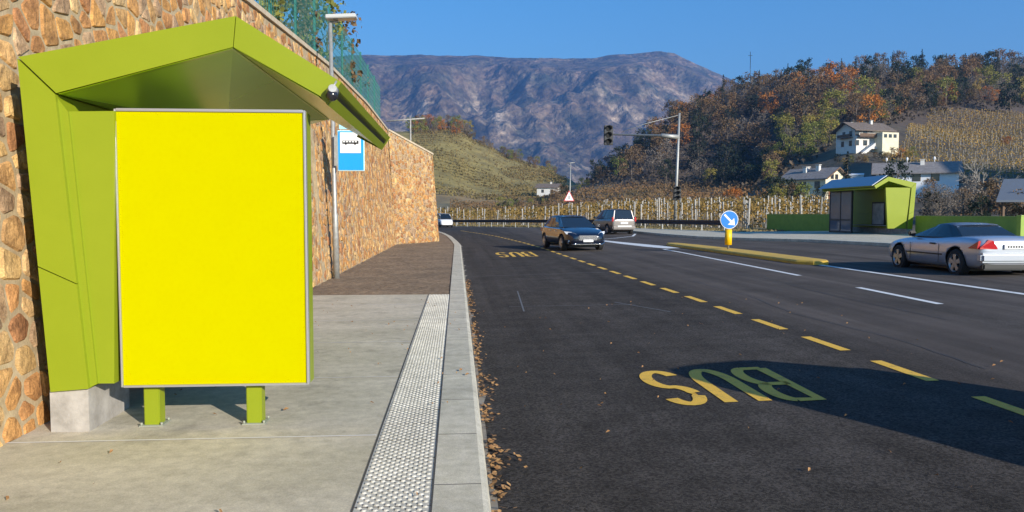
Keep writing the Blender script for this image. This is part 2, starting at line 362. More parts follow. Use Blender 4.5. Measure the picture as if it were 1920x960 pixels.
# far pavement by the other shelter
RAIL = [(46, 17.6), (50, 17), (57, 15.7), (64, 14.3), (72, 11.2), (79, 8.6), (90, 4.4), (100, -.2), (106, -7.2), (112, -18)]
def xo(Y): return 23.3 if Y < 46 else interp(RAIL, Y)
bm = B(); sheet(bm, -12, 44, lambda Y: xr(Y) + .15, lambda Y: 23.3, .12, 1); sheet(bm, 44, 72, lambda Y: xr(Y) + .15, lambda Y: max(xr(Y) + .3, interp([(44, 23.3), (47, 17.5), (57, 15.7), (64, 14.3), (72, 11)], Y)), .12, 1)
for f in bm.faces: pass
struct('far_pavement', bm, concrete)
bm = B(); prev = None
for i in range(0, 169):
    Y = -12 + i * .5; x = xr(Y); z = rz(x)
    row = [bm.verts.new(p) for p in ((x, Y, z - .03), (x, Y, z + .115), (x + .02, Y, z + .13), (x + .17, Y, z + .13), (x + .17, Y, z))]
    if prev:
        for k in range(4): bm.faces.new([prev[k], row[k], row[k + 1], prev[k + 1]])
    prev = row
struct('far_kerb', bm, kerbm)
# near pavement
bm = B()
box(bm, -3.3, -.542, -8, 14.62, -.05, .12); struct('pavement', bm, concrete)
bm = B(); box(bm, -.542, -.14, -8, 14.62, -.05, .118); struct('tactile_paving_base', bm, tactm)
bm = B()
Y = 2.6; row = 0
while Y < 14.6:
    for k in range(7):
        x = -.515 + k * .057 + (.0285 if row % 2 else 0)
        if x > -.16: continue
        s = .016; top = .008; z = .118
        a = [bm.verts.new((x + s * c, Y + s * 1.0 * d_, z)) for c, d_ in ((1, 0), (.7, .7), (0, 1), (-.7, .7), (-1, 0), (-.7, -.7), (0, -1), (.7, -.7))]
        b = [bm.verts.new((x + s * .6 * c, Y + s * .6 * d_, z + top)) for c, d_ in ((1, 0), (.7, .7), (0, 1), (-.7, .7), (-1, 0), (-.7, -.7), (0, -1), (.7, -.7))]
        for q in range(8): bm.faces.new([a[q], a[(q + 1) % 8], b[(q + 1) % 8], b[q]])
        bm.faces.new(b)
    Y += .032 + .0045; row += 1
struct('tactile_paving', bm, tactm)
bm = B()
for Y in (5.30, 7.22, 9.2, 11.1, 13.0):
    wd = .009 if Y != 5.30 else .011
    face(bm, [(-3.2, Y - wd, .124), (-.56, Y - wd + .012, .124), (-.56, Y + wd + .012, .124), (-3.2, Y + wd, .124)])
struct('pavement_joint', bm, jointm)
bm = B()
for x in (-.545, -.139): box(bm, x - .005, x + .004, -8, 14.62, .10, .1235)
for i in range(30): box(bm, -.54, -.145, 14.4 - i * .4 - .002, 14.4 - i * .4 + .002, .10, .1203)
struct('paving_gap', bm, darkjoint)
# kerb
bm = B(); prev = None
ys = [-8 + .5 * i for i in range(0, 200)]
for Y in ys:
    if Y > 92: break
    x = xl(Y); j = .0
    row = [bm.verts.new(p) for p in ((x - .32, Y, .0), (x - .32, Y, .1225), (x - .05, Y, .1225), (x - .018, Y, .108), (x - .004, Y, .06), (x, Y, -.02))]
    if prev:
        for k in range(5): bm.faces.new([prev[k], prev[k + 1], row[k + 1], row[k]])
    prev = row
struct('kerb', bm, kerbm)
bm = B()
for i in range(44):
    Y = 3.3 + i * 1.0
    if Y < 38: box(bm, .18 - .32, .18 - .05, Y - .005, Y + .005, .10, .1237)
struct('kerb_joint', bm, mat('kerb joint', (.12, .115, .10), rough=.9))
bm = B(); prev = None
for i in range(0, 180):
    Y = -8 + i * .5; x = xl(Y)
    row = [bm.verts.new((x - .002, Y, .004)), bm.verts.new((x + .10 + .02 * noise.noise(Vector((Y * 1.5, 0, 0))), Y, .006))]
    if prev: bm.faces.new([prev[0], prev[1], row[1], row[0]])
    prev = row
struct('gutter', bm, mat('gutter dust', (.17, .14, .11), (.28, .25, .20), 3, .95))
# brown gravel strip beyond the slab
bm = B(); gx = 40; gy = 150; rows_ = []
for j in range(gy + 1):
    Y = 14.62 + (43 - 14.62) * j / gy; row = []
    for i in range(gx + 1):
        x0, x1 = -3.3, xl(Y) - .32; x = x0 + (x1 - x0) * i / gx
        row.append(bm.verts.new((x, Y, .105 + .02 * noise.fractal(Vector((x * 4, Y * 2.5, 0)), 1, 2, 4) * (1 if 0 < i < gx else 0))))
    rows_.append(row)
for j in range(gy):
    for i in range(gx): bm.faces.new([rows_[j][i], rows_[j][i + 1], rows_[j + 1][i + 1], rows_[j + 1][i]])
tag(obj('brown_gravel', bm, mulch), 'reddish brown gravel bed between stone wall and kerb', 'gravel', kind='stuff')
bm = B(); sheet(bm, 43, 95, lambda Y: xl(Y) - 3.0, lambda Y: xl(Y) - .32, .1, 2); struct('verge', bm, mulch)

def strip(bm, pts, w_, dz=.005, wide=None):
    pts = [Vector((p[0], p[1], 0)) for p in pts]; prev = None
    for i, p in enumerate(pts):
        if i == 0: nrm = pts[1] - p
        elif i == len(pts) - 1: nrm = p - pts[-2]
        else: nrm = (p - pts[i - 1]).normalized() + (pts[i + 1] - p).normalized()
        nrm = Vector((-nrm.y, nrm.x, 0)).normalized() * (wide[i] if wide else w_) / 2
        a, b = p + nrm, p - nrm
        row = [bm.verts.new((q.x, q.y, rz(q.x) + dz)) for q in (a, b)]
        if prev: bm.faces.new([prev[0], prev[1], row[1], row[0]])
        prev = row
# yellow bay line dashes
DASH = [(-3, 4.42), (8, 4.39), (14, 4.30), (20, 4.15), (28.1, 3.96), (34, 3.85), (40, 3.6), (48, 3.1), (53.7, 2.69), (60, 2.0), (67, 1.1), (75, .15), (82, -1.8)]
bm = B(); Y = -.9 + 5.93
Y0 = 7.78 - 1.6 * 4
for i in range(46):
    a = Y0 + i * 1.6 ; b = a - .98
    if i < 30 or True:
        pts = [(interp(DASH, b + (a - b) * t), b + (a - b) * t) for t in (0, .5, 1)]
        strip(bm, pts, .125)
struct('yellow_lane_marking', bm, yel_paint)
# white markings
bm = B()
LANE = [(-4, 7.78), (12, 7.84), (18, 8.08), (30, 8.42), (34, 8.3), (41, 7.8), (50, 6.8), (60, 5.4), (70, 3.8), (80, 1.5)]
def lane(a, b, w_=.13, tab=LANE, dx=0, dz=.005):
    n_ = max(2, int((b - a) / 2)); strip(bm, [(interp(tab, a + (b - a) * i / n_) + dx, a + (b - a) * i / n_) for i in range(n_ + 1)], w_, dz)
lane(12.0, 14.8, .13); lane(6.0, 8.8, .13)
lane(17.7, 31.0, .13)
LANE2 = [(-8, 9.93), (13, 9.98), (20.2, 10.02)]
strip(bm, [(9.98, -8), (9.98, 6), (10.0, 13), (10.03, 21.5)], .16)
# wedge ahead of the island
strip(bm, [(7.75, 42), (8.25, 37), (8.7, 33.5), (8.95, 31.5)], .3, .006, wide=[.35, .75, .9, .6])
strip(bm, [(7.8, 43), (9.2, 44.5), (10.8, 47), (12.0, 51.5)], .15)
EDGE = [(y, x - .35) for y, x in RIGHT if y > 40]
strip(bm, [(interp(RIGHT, y) - .4, y) for y in range(66, 101, 3)], .15)
struct('white_lane_marking', bm, wht_paint)
# BUS lettering, read by drivers coming towards the camera: turned by 180 degrees
def arc(cx, cy, rx, ry, a0, a1, n_=14): return [(cx + rx * math.cos(math.radians(a0 + (a1 - a0) * i / n_)), cy + ry * math.sin(math.radians(a0 + (a1 - a0) * i / n_))) for i in range(n_ + 1)]
def glyph_paths():
    return {
     'B': [[(0, 0), (0, 1), (.52, 1)] , arc(.52, .765, .26, .235, 90, -90)[0:], [(0, .53), (.55, .53)], arc(.52, .265, .31, .265, 90, -90), [(0, 0), (.53, 0)]],
     'U': [[(0, 1), (0, .42)] + arc(.39, .40, .39, .40, 180, 360, 18) + [(.78, .42), (.78, 1)]],
     'S': [arc(.42, .74, .36, .26, 25, 180, 12) + arc(.42, .75, .36, .235, 180, 258, 6) + arc(.42, .265, .38, .26, 80, 0, 6) + arc(.42, .265, .38, .265, 0, -155, 14)],
    }
def bus_text(xr_, y_far, y_near, wt, lw, name):
    bm = B(); g = glyph_paths(); adv = wt / 3.0; h = y_far - y_near
    for i, ch in enumerate('BUS'):
        for path in g[ch]:
            pts = [(xr_ - (i * adv + u * adv * .80) , y_far - h * (1 - v) ) if False else (xr_ - (i * adv + u * adv * .80), y_far - h * v) for u, v in path]
            # text top points away from the reader on the far side, i.e. towards the camera
            strip(bm, pts, lw, .0055 + i * .0002)
    struct(name, bm, yel_paint)
bus_text(3.08, 7.62, 6.32, 1.42, .12, 'bus_lettering')
bus_text(2.95, 31.6, 28.4, 1.55, .13, 'bus_lettering_far')
# fine cracks / saw cuts in the bay
bm = B()
strip(bm, [(.9, 13.4), (3.1, 13.2)], .02, .004); strip(bm, [(1.1, 12.7), (1.25, 16.0)], .025, .004); strip(bm, [(2.8, 13.6), (3.4, 12.1)], .03, .004); strip(bm, [(.3, 20), (4, 20.3)], .02, .004)
for pts in ([(5.2, 7.2), (5.35, 9), (5.15, 11.5), (5.4, 14), (5.3, 18)], [(6.9, 10.4), (6.8, 13), (7.0, 16), (6.85, 21)]):
    bc_ = B(); pp = []
    for (xa, ya), (xb, yb) in zip(pts, pts[1:]):
        for q in range(6): pp.append((xa + (xb - xa) * q / 6 + random.uniform(-.025, .025), ya + (yb - ya) * q / 6))
    strip(bc_, pp, .011, .0045); struct('sealed_crack', bc_, mat('bitumen seal', (.012, .012, .013), rough=.5))
struct('road_saw_cut', bm, mat('chalky cut', (.13, .14, .15), rough=.9))
# ------------------------------------------------------------------ retaining wall
def voronoi_cells(u0, u1, v0, v1, s, rnd):
    import math as _m
    nu, nv = int((u1 - u0) / s) + 1, int((v1 - v0) / (s * .82)) + 1; P = {}
    for i in range(-2, nu + 2):
        for j in range(-2, nv + 2):
            if rnd.random() < .18 and (i + j) % 2: continue
            P[(i, j)] = (u0 + (i + .5 + rnd.uniform(-.42, .42)) * s, v0 + (j + .5 + rnd.uniform(-.42, .42) + (.5 if i % 2 else 0)) * s * .82)
    out = []
    for (i, j), p in P.items():
        if not (u0 - s < p[0] < u1 + s and v0 - s < p[1] < v1 + s): continue
        poly = [(max(u0, p[0] - 2 * s), max(v0, p[1] - 2 * s)), (min(u1, p[0] + 2 * s), max(v0, p[1] - 2 * s)), (min(u1, p[0] + 2 * s), min(v1, p[1] + 2 * s)), (max(u0, p[0] - 2 * s), min(v1, p[1] + 2 * s))]
        if poly[0][0] >= poly[1][0] or poly[0][1] >= poly[2][1]: continue
        for di in range(-2, 3):
            for dj in range(-2, 3):
                q = P.get((i + di, j + dj))
                if q is None or q is p: continue
                mx, my = (p[0] + q[0]) / 2, (p[1] + q[1]) / 2; nx, ny = q[0] - p[0], q[1] - p[1]; new = []
                for a, b in zip(poly, poly[1:] + poly[:1]):
                    da = (a[0] - mx) * nx + (a[1] - my) * ny; db = (b[0] - mx) * nx + (b[1] - my) * ny
                    if da <= 0: new.append(a)
                    if da * db < 0: t = da / (da - db); new.append((a[0] + (b[0] - a[0]) * t, a[1] + (b[1] - a[1]) * t))
                poly = new
                if len(poly) < 3: break
            if len(poly) < 3: break
        if len(poly) >= 3: out.append(poly)
    return out
PAL = [(.36, .18, .065), (.42, .25, .10), (.33, .22, .13), (.30, .14, .055), (.46, .31, .15), (.40, .21, .07), (.29, .20, .13), (.47, .31, .13), (.38, .20, .06)]
def stone_face(bm, cl, org, ud, vd, nd, u0, u1, v0, topf, s, seed, skip=None, inset=.014):
    rnd = random.Random(seed); vmax = max(topf(u0), topf(u1), topf((u0 + u1) / 2))
    for poly in voronoi_cells(u0, u1, v0, vmax, s, rnd):
        cx = sum(a[0] for a in poly) / len(poly); cy = sum(a[1] for a in poly) / len(poly)
        if cy > topf(cx) - .05: continue
        if skip and skip(cx, cy): continue
        poly = [(a[0], min(a[1], topf(a[0]) - .01)) for a in poly]
        q = []                                         # round the corners
        for a, b in zip(poly, poly[1:] + poly[:1]):
            q.append((a[0] * .87 + b[0] * .13, a[1] * .87 + b[1] * .13)); q.append((a[0] * .13 + b[0] * .87, a[1] * .13 + b[1] * .87))
        k = inset * rnd.uniform(.7, 1.6); R1 = []; R2 = []; hgt = rnd.uniform(.006, .022); tu, tv = rnd.uniform(-.05, .05), rnd.uniform(-.05, .05)
        for a in q:
            d = math.hypot(a[0] - cx, a[1] - cy) + 1e-6
            if d < .03: sc_ = .5
            else: sc_ = max(.3, 1 - k / d)
            jit = rnd.uniform(.97, 1.0)
            R1.append((cx + (a[0] - cx) * sc_ * jit, cy + (a[1] - cy) * sc_ * jit)); s2 = max(.2, sc_ - .022 / max(d, .05)) * jit
            R2.append((cx + (a[0] - cx) * s2, cy + (a[1] - cy) * s2))
        if len(R1) < 3: continue
        P3 = lambda u, v, h: org + ud * u + vd * v + nd * h
        va = [bm.verts.new(P3(u, v, -.01)) for u, v in R1]; vb = [bm.verts.new(P3(u, v, hgt + tu * (u - cx) + tv * (v - cy))) for u, v in R2]
        vc = bm.verts.new(P3(cx + rnd.uniform(-.02, .02), cy, hgt + rnd.uniform(0, .012)))
        c = rnd.choice(PAL); f_ = rnd.uniform(.82, 1.15); c = tuple(min(1, (x * f_ * 1.25)) ** (1 / 2.2) for x in c); m_ = len(va); fs = []
        for i in range(m_):
            fs.append(bm.faces.new([va[i], va[(i + 1) % m_], vb[(i + 1) % m_], vb[i]])); fs.append(bm.faces.new([vb[i], vb[(i + 1) % m_], vc]))
        for f in fs:
            for l in f.loops: l[cl] = (*c, 1)
BAT = .075
def wall_top(Y): return interp([(-8, 4.5), (4, 4.6), (9, 4.8), (13, 5.05), (21, 5.55), (30, 5.8), (38.6, 5.72)], Y) - .1
wl = thing('retaining_wall', (-3, 16, .1), 'high retaining wall of orange brown rubble stone along the pavement', 'wall')
zd = Vector((-BAT, 0, 1)); xd = Vector((0, 1, 0)); nd = Vector((1, 0, BAT)).normalized()
joint_y = 17.65
def lens(v):    # half width of the opening in the expansion joint
    return .02 + (.16 * max(0, 1 - ((v - 2.35) / .95) ** 2) if abs(v - 2.35) < .95 else 0)
bm = B(); cl = bm.loops.layers.color.new('Col')
o0 = Vector((-3.0, 0, .1))
stone_face(bm, cl, o0, xd, zd, nd, -6, 14.0, 0, lambda u: wall_top(u), .225, 1, inset=.008)
stone_face(bm, cl, o0, xd, zd, nd, 14.0, joint_y - .03, 0, lambda u: wall_top(u), .25, 11, skip=lambda u, v: u > joint_y - lens(v) - .14, inset=.015)
stone_face(bm, cl, o0, xd, zd, nd, joint_y + .03, 38.6, 0, lambda u: wall_top(u), .27, 2, skip=lambda u, v: u < joint_y + lens(v) + .14, inset=.015)
# section 2 turns towards the road, section 3 follows the kerb
S2a, S2b = Vector((-3.0, 38.6, .1)), Vector((-1.0, 42.7, .1)); u2 = (S2b - S2a); L2 = u2.length; u2.normalize(); n2 = Vector((u2.y, -u2.x, 0))
z2 = Vector((0, 0, 1)) - n2 * BAT
stone_face(bm, cl, S2a, u2, z2, n2, 0, L2, 0, lambda u: wall_top(38.6) - (wall_top(38.6) - 4.75) * u / L2, .24, 3, inset=.014)
S3 = [S2b, Vector((-1.35, 52, .1)), Vector((-2.4, 62, .1)), Vector((-6, 76, .1)), Vector((-14, 90, .1))]
tops3 = [4.75, 4.5, 4.2, 3.6, 2.6]
for i in range(4):
    a, b = S3[i], S3[i + 1]; u3 = b - a; L3 = u3.length; u3.normalize(); n3 = Vector((u3.y, -u3.x, 0))
    stone_face(bm, cl, a, u3, Vector((0, 0, 1)) - n3 * BAT, n3, 0, L3, 0, lambda u, i=i, L3=L3: tops3[i] + (tops3[i + 1] - tops3[i]) * u / L3, .34, 20 + i)
obj('stone_facing', bm, stone_m, wl)
bm = B()
def mortar_strip(ya, yb, n_, edge=None):
    pr = None
    for i in range(n_ + 1):
        Y = ya + (yb - ya) * i / n_; t = wall_top(Y)
        p = [o0 + xd * Y + zd * -.2, o0 + xd * Y + zd * t]
        back = [q + Vector((-.6, 0, 0)) for q in p]
        row = [bm.verts.new(p[0]), bm.verts.new(p[1]), bm.verts.new(back[1])]
        if pr: bm.faces.new([pr[0], row[0], row[1], pr[1]]); bm.faces.new([pr[1], row[1], row[2], pr[2]])
        pr = row
mortar_strip(-6, joint_y - .45, 20); mortar_strip(joint_y + .45, 38.6, 20)
for sgn in (-1, 1):
    pr = None
    t = wall_top(joint_y)
    for k in range(41):
        v = -.2 + (t + .2) * k / 40; e = joint_y + sgn * (lens(v) + .012 * noise.noise(Vector((v * 6, sgn, 0)))); f_ = joint_y + sgn * .45
        row = [bm.verts.new(o0 + xd * e + zd * v + Vector((-.5, 0, 0))), bm.verts.new(o0 + xd * e + zd * v), bm.verts.new(o0 + xd * f_ + zd * v)]
        if pr:
            for q in (0, 1): bm.faces.new([pr[q], pr[q + 1], row[q + 1], row[q]])
        pr = row
for a, b, ta, tb, nrm in [(S2a, S2b, wall_top(38.6), 4.75, n2)] + [(S3[i], S3[i + 1], tops3[i], tops3[i + 1], None) for i in range(4)]:
    ud_ = (b - a).normalized(); sh = -Vector((ud_.y, -ud_.x, 0)) * BAT
    p = [a + Vector((0, 0, -.3)), b + Vector((0, 0, -.3)), b + (Vector((0, 0, 1)) + sh) * tb, a + (Vector((0, 0, 1)) + sh) * ta]
    off = Vector((-.012, .0, 0)); face(bm, [q for q in p])
    face(bm, [p[3], p[2], p[2] + Vector((-.6, .1, 0)), p[3] + Vector((-.6, .1, 0))])
obj('mortar_bed', bm, mortar, wl)
bm = B()
pr = None
for i in range(46):
    Y = -6 + 44.6 * i / 45; t = wall_top(Y); p = o0 + xd * Y + zd * t
    row = [bm.verts.new(p + Vector(q)) for q in ((.05, 0, 0), (.05, 0, .09), (-.5, 0, .09), (-.5, 0, 0))]
    if pr:
        for q in range(4): bm.faces.new([pr[q], row[q], row[(q + 1) % 4], pr[(q + 1) % 4]])
    pr = row
a_ = S2a + (Vector((0, 0, 1)) - n2 * BAT) * wall_top(38.6); b_ = S2b + (Vector((0, 0, 1)) - n2 * BAT) * 4.75
prism(bm, [a_ + n2 * .05, b_ + n2 * .05, b_ - n2 * .5, a_ - n2 * .5], (0, 0, .09))
obj('coping', bm, mat('coping stone', (.45, .36, .25), (.58, .48, .34), 6, .9), wl)
# terrace of earth behind the wall
bm = B()
pl = []
for Y in (-60, -6, 4, 14, 24, 38.6): pl.append(Vector((-3.45 if Y > -10 else -3.45, Y, wall_top(max(Y, -6)) + .02)))
pl += [Vector((-1.6, 43, 4.8)), Vector((-2.0, 52, 4.55)), Vector((-3.0, 62, 4.2)), Vector((-6.6, 76, 3.6)), Vector((-14.6, 90, 2.6))]
pr = None
for p in pl:
    row = [bm.verts.new((p.x, p.y, -.3)), bm.verts.new(p), bm.verts.new((p.x - 8, p.y + 1, p.z + .25)), bm.verts.new((p.x - 25, p.y + 3, p.z + .6)), bm.verts.new((p.x - 80, p.y + 10, p.z + 6)), bm.verts.new((p.x - 140, p.y + 10, 2))]
    if pr:
        for k in range(5): bm.faces.new([pr[k], row[k], row[k + 1], pr[k + 1]])
    pr = row
struct('terrace_ground', bm, mat('terrace soil', (.10, .075, .04), (.19, .16, .07), .8, .95, bump=.8, bscale=8, bdist=.08))
# fence on the wall
fn = thing('wire_fence', (-3.6, 20, 4.9), 'tall green wire mesh fence on top of the stone wall', 'fence')
bm = B()
def fbase(Y): return Vector((-3.28 - BAT * wall_top(Y), Y, wall_top(Y) + .17))
Y = 5.0
while Y < 38.3:
    p = fbase(Y); box(bm, p.x - .004, p.x + .004, Y - .004, Y + .004, p.z, p.z + 1.95); Y += .10 if Y < 15 else .14
for k in range(11):
    tube(bm, [fbase(y) + Vector((.006, 0, .03 + k * .19)) for y in (5, 10, 14, 20, 26, 32, 38.3)], .004, 4, False)
obj('mesh_panel', bm, fence_g, fn)
Y = 6.0
while Y < 38.5:
    bm = B(); p = fbase(Y); bbox(bm, p.x - .03 - .04, p.x + .03 - .04, Y - .03, Y + .03, p.z - .1, p.z + 2.1, .006); obj('post', bm, fence_g, fn); Y += 2.5
# ------------------------------------------------------------------ bus shelters
def shelter(name, label, Xb, s, Y0, L, z0, near):
    base = Vector((Xb + s * 1.2, Y0 + L / 2, z0)); t = thing(name, base, label, 'bus shelter')
    P = lambda u, z, y=0.: Vector((Xb + s * u, Y0 + y, z0 + z))
    # profile in metres: u from the back foot towards the road, z above the pavement
    bo, A, Pk, E = (.10, .292), (-.044, 2.585), (1.408, 2.885), (2.119, 2.443)
    bi, Ai, Pi, Ei, Ec = (.355, .31), (.195, 2.345), (1.386, 2.674), (1.971, 2.346), (2.018, 2.287)
    lerp = lambda a, b, k: (a[0] + (b[0] - a[0]) * k, a[1] + (b[1] - a[1]) * k)
    g = .006
    # back leaf: a lower and an upper cassette with an open joint
    kO, kI = .38, .36
    bm = B(); prism(bm, [P(*q) for q in (bo, lerp(bo, A, kO - .002), lerp(bi, Ai, kI - .002), bi)], (0, L, 0)); obj('back_panel', bm, green, t)
    bm = B(); prism(bm, [P(*q) for q in (lerp(bo, A, kO + .002), lerp(A, bo, .004), lerp(Ai, bi, .004), lerp(bi, Ai, kI + .002))], (0, L, 0)); obj('back_panel', bm, green, t)
    bm = B()
    prism(bm, [P(*q) for q in (lerp(A, Pk, .004), lerp(Pk, A, .002), lerp(Pi, Ai, .002), lerp(Ai, Pi, .006))], (0, L, 0)); obj('roof_slab', bm, green, t)
    bm = B(); prism(bm, [P(*q) for q in (lerp(Pk, E, .004), E, Ec, Ei, lerp(Pi, Ei, .005))], (0, L - .12, 0))
    obj('roof_slab', bm, green, t)
    bm = B(); prism(bm, [P(E[0] + .003, E[1] - .004, L - .12), P(Ec[0] + .003, Ec[1] + .004, L - .12), P(Ec[0] - .06, Ec[1] + .04, L - .02), P(E[0] - .08, E[1] + .02, L - .05)], (s * -.25, 0, .13)); obj('roof_end', bm, green, t)
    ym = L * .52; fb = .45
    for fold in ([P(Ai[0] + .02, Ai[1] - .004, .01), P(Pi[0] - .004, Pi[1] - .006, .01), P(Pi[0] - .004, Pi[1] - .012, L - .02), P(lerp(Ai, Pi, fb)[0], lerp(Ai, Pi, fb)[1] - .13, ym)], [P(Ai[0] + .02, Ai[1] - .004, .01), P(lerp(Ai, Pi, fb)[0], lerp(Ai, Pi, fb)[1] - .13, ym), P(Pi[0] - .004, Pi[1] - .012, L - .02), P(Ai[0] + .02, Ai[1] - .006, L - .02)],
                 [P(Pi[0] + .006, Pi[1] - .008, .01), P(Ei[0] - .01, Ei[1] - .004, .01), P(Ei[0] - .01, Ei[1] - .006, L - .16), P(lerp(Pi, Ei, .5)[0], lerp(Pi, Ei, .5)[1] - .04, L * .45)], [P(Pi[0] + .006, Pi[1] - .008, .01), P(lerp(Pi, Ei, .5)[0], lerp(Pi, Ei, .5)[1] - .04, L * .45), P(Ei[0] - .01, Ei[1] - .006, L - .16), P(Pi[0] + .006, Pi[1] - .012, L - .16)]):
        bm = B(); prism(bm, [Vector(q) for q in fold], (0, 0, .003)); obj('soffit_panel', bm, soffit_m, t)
    # dark core seen through the open joints
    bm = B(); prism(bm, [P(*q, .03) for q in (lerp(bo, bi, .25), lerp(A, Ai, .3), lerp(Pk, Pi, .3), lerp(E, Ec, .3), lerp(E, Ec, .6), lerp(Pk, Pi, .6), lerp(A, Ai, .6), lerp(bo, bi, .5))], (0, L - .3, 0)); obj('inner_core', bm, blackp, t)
    bm = B(); x0, x1 = sorted((P(.08, 0).x, P(.34, 0).x)); box(bm, x0, x1, Y0 + .03, Y0 + (.7 if near else L - .05), z0 - .03, z0 + .30)
    obj('plinth', bm, concrete2, t)
    # strip light under the road-side slope
    bm = B()
    for off in (0, .07):
        a = Vector(P(1.53 + off, 2.655 - off * .57, .15)); b = Vector(P(1.53 + off, 2.655 - off * .57, L - .5)); tube(bm, [a, b], .014, 6)
    obj('strip_light', bm, blackp, t)
    # bench inside
    bm = B(); x0, x1 = sorted((P(.42, 0).x, P(.78, 0).x))
    for q in range(4): bbox(bm, x0 + q * .095, x0 + q * .095 + .08, Y0 + 1.2, Y0 + L - .6, z0 + .43, z0 + .46, .005)
    bench = obj('bench', bm, galv, t)
    return t, P
ns, P = shelter('bus_shelter', 'lime green angular bus shelter against the stone wall, with a blank yellow billboard', -2.92, 1, 5.52, 4.05, .12, True)
# side leaf next to the poster case
bm = B(); q = [atY(x, y, 5.57) for x, y in ((129, 209), (214, 208), (214, 719), (184, 719))]; prism(bm, q, (0, .16, 0)); obj('side_panel', bm, green, ns)
bm = B(); q = [atY(x, y, 5.55) for x, y in ((107, 183), (127, 209), (182, 720), (167, 727))]; prism(bm, q, (0, .2, 0)); obj('side_return', bm, green, ns)
bx0, bx1 = atY(216, 300, 5.60).x, atY(573, 300, 5.60).x; bz0, bz1 = .42, 2.375
bb = thing('billboard', ((bx0 + bx1) / 2, 5.68, .12), 'large blank yellow billboard standing on two green legs in the shelter', 'billboard')
bm = B(); box(bm, bx0 + .002, bx1, 5.615, 5.80, bz0, bz1 - .005); obj('case', bm, green, bb)
bm = B()
for a in ((bx0, bx0 + .013, bz0, bz1), (bx1 - .013, bx1 + .004, bz0, bz1)): bbox(bm, a[0], a[1], 5.590, 5.635, a[2], a[3], .003)
for a in ((bz0 - .003, bz0 + .012), (bz1 - .016, bz1 + .004)): bbox(bm, bx0 + .014, bx1 - .014, 5.591, 5.634, a[0], a[1], .003)
obj('frame', bm, alum, bb)
bm = B(); box(bm, bx0 + .014, bx1 - .014, 5.603, 5.612, bz0 + .013, bz1 - .017); obj('poster', bm, yellow, bb)
for cx in (-2.195, -1.475):
    bm = B(); bbox(bm, cx - .055, cx + .055, 5.66, 5.77, .125, bz0, .006); lg = obj('leg', bm, green, bb)
    bm = B(); bbox(bm, cx - .085, cx + .085, 5.635, 5.80, .121, .131, .003)
    for ax in (-.07, .07):
        for ay in (5.65, 5.785): tube(bm, [(cx + ax, ay, .13), (cx + ax, ay, .15)], .009, 6)
    obj('base_plate', bm, mat('dusty green plate', (.30, .31, .24), rough=.8), lg)
# little camera on the eave
sd = thing('security_camera', atY(622, 176, 5.46), 'small grey dome camera under the front corner of the near shelter roof', 'camera')
c = sd.location; bm = B(); bmesh.ops.create_uvsphere(bm, u_segments=14, v_segments=8, radius=.042, matrix=Matrix.Translation(c + Vector((0, 0, -.01)))); obj('dome', bm, mat('smoked dome', (.02, .02, .025), rough=.15), sd, True)
bm = B(); tube(bm, [c + Vector((0, .04, .02)), c + Vector((.01, -.03, .035))], [.045, .028], 12); tube(bm, [c + Vector((0, .0, .03)), c + Vector((.03, .02, .09))], .008, 6); obj('bracket', bm, galv, sd)
# other side of the road
fs, P2 = shelter('bus_shelter', 'lime green angular bus shelter across the road with glass end screen', 22.70, -1, 37.0, 5.6, .575, False)
g0 = 20.75; z0 = .575
bm = B(); prism(bm, [P2(.43, .32, .05), P2(1.35, .32, .05), P2(1.5, 2.35, .05), P2(.2, 2.35, .05)], (0, .12, 0)); obj('side_panel', bm, green, fs)
bm = B(); q = []
box(bm, 21.07, 21.12, 40.1, 42.5, .60, 2.85); 
gl = mat('tinted glass', (.10, .13, .17), rough=.05, spec=.8)
obj('glass_screen', bm, gl, fs)
for o_ in [fs.children[-1]]:
    bm = B()
    for (a, b) in ((40.05, 40.13), (42.45, 42.53), (41.25, 41.31)): box(bm, 21.05, 21.14, a, b, .58, 2.95)
    for (a, b) in ((.585, .68), (1.25, 1.33), (2.80, 2.90)): box(bm, 21.055, 21.135, 40.14, 42.44, a, b)
    obj('frame', bm, blackp, o_)
bm = B(); box(bm, 21.45, 22.2, 37.2, 42.5, .56, .60); 
obj('floor_plate', bm, darkjoint, fs)
bm = B(); box(bm, 22.15, 22.25, 38.75, 40.0, 1.0, 2.25); pf = obj('poster_case', bm, blackp, fs)
bm = B(); box(bm, 22.14, 22.148, 38.83, 39.92, 1.08, 2.17); obj('poster', bm, mat('grey poster', (.16, .18, .19), (.30, .32, .33), 3, .3), pf)
bm = B(); pr = [P2(A, Z, -.02) for A, Z in ((1.46, 2.94), (2.17, 2.475), (2.2, 2.5), (1.46, 2.98))]; prism(bm, [P2(2.25, 2.45, .02), P2(1.46, 2.97, .02), P2(1.46, 2.94, .02), P2(2.19, 2.45, .02)], (0, 5.7, 0)); obj('roof_sheet', bm, mat('grey blue roof sheet', (.35, .38, .42), rough=.35, metal=.4), fs)
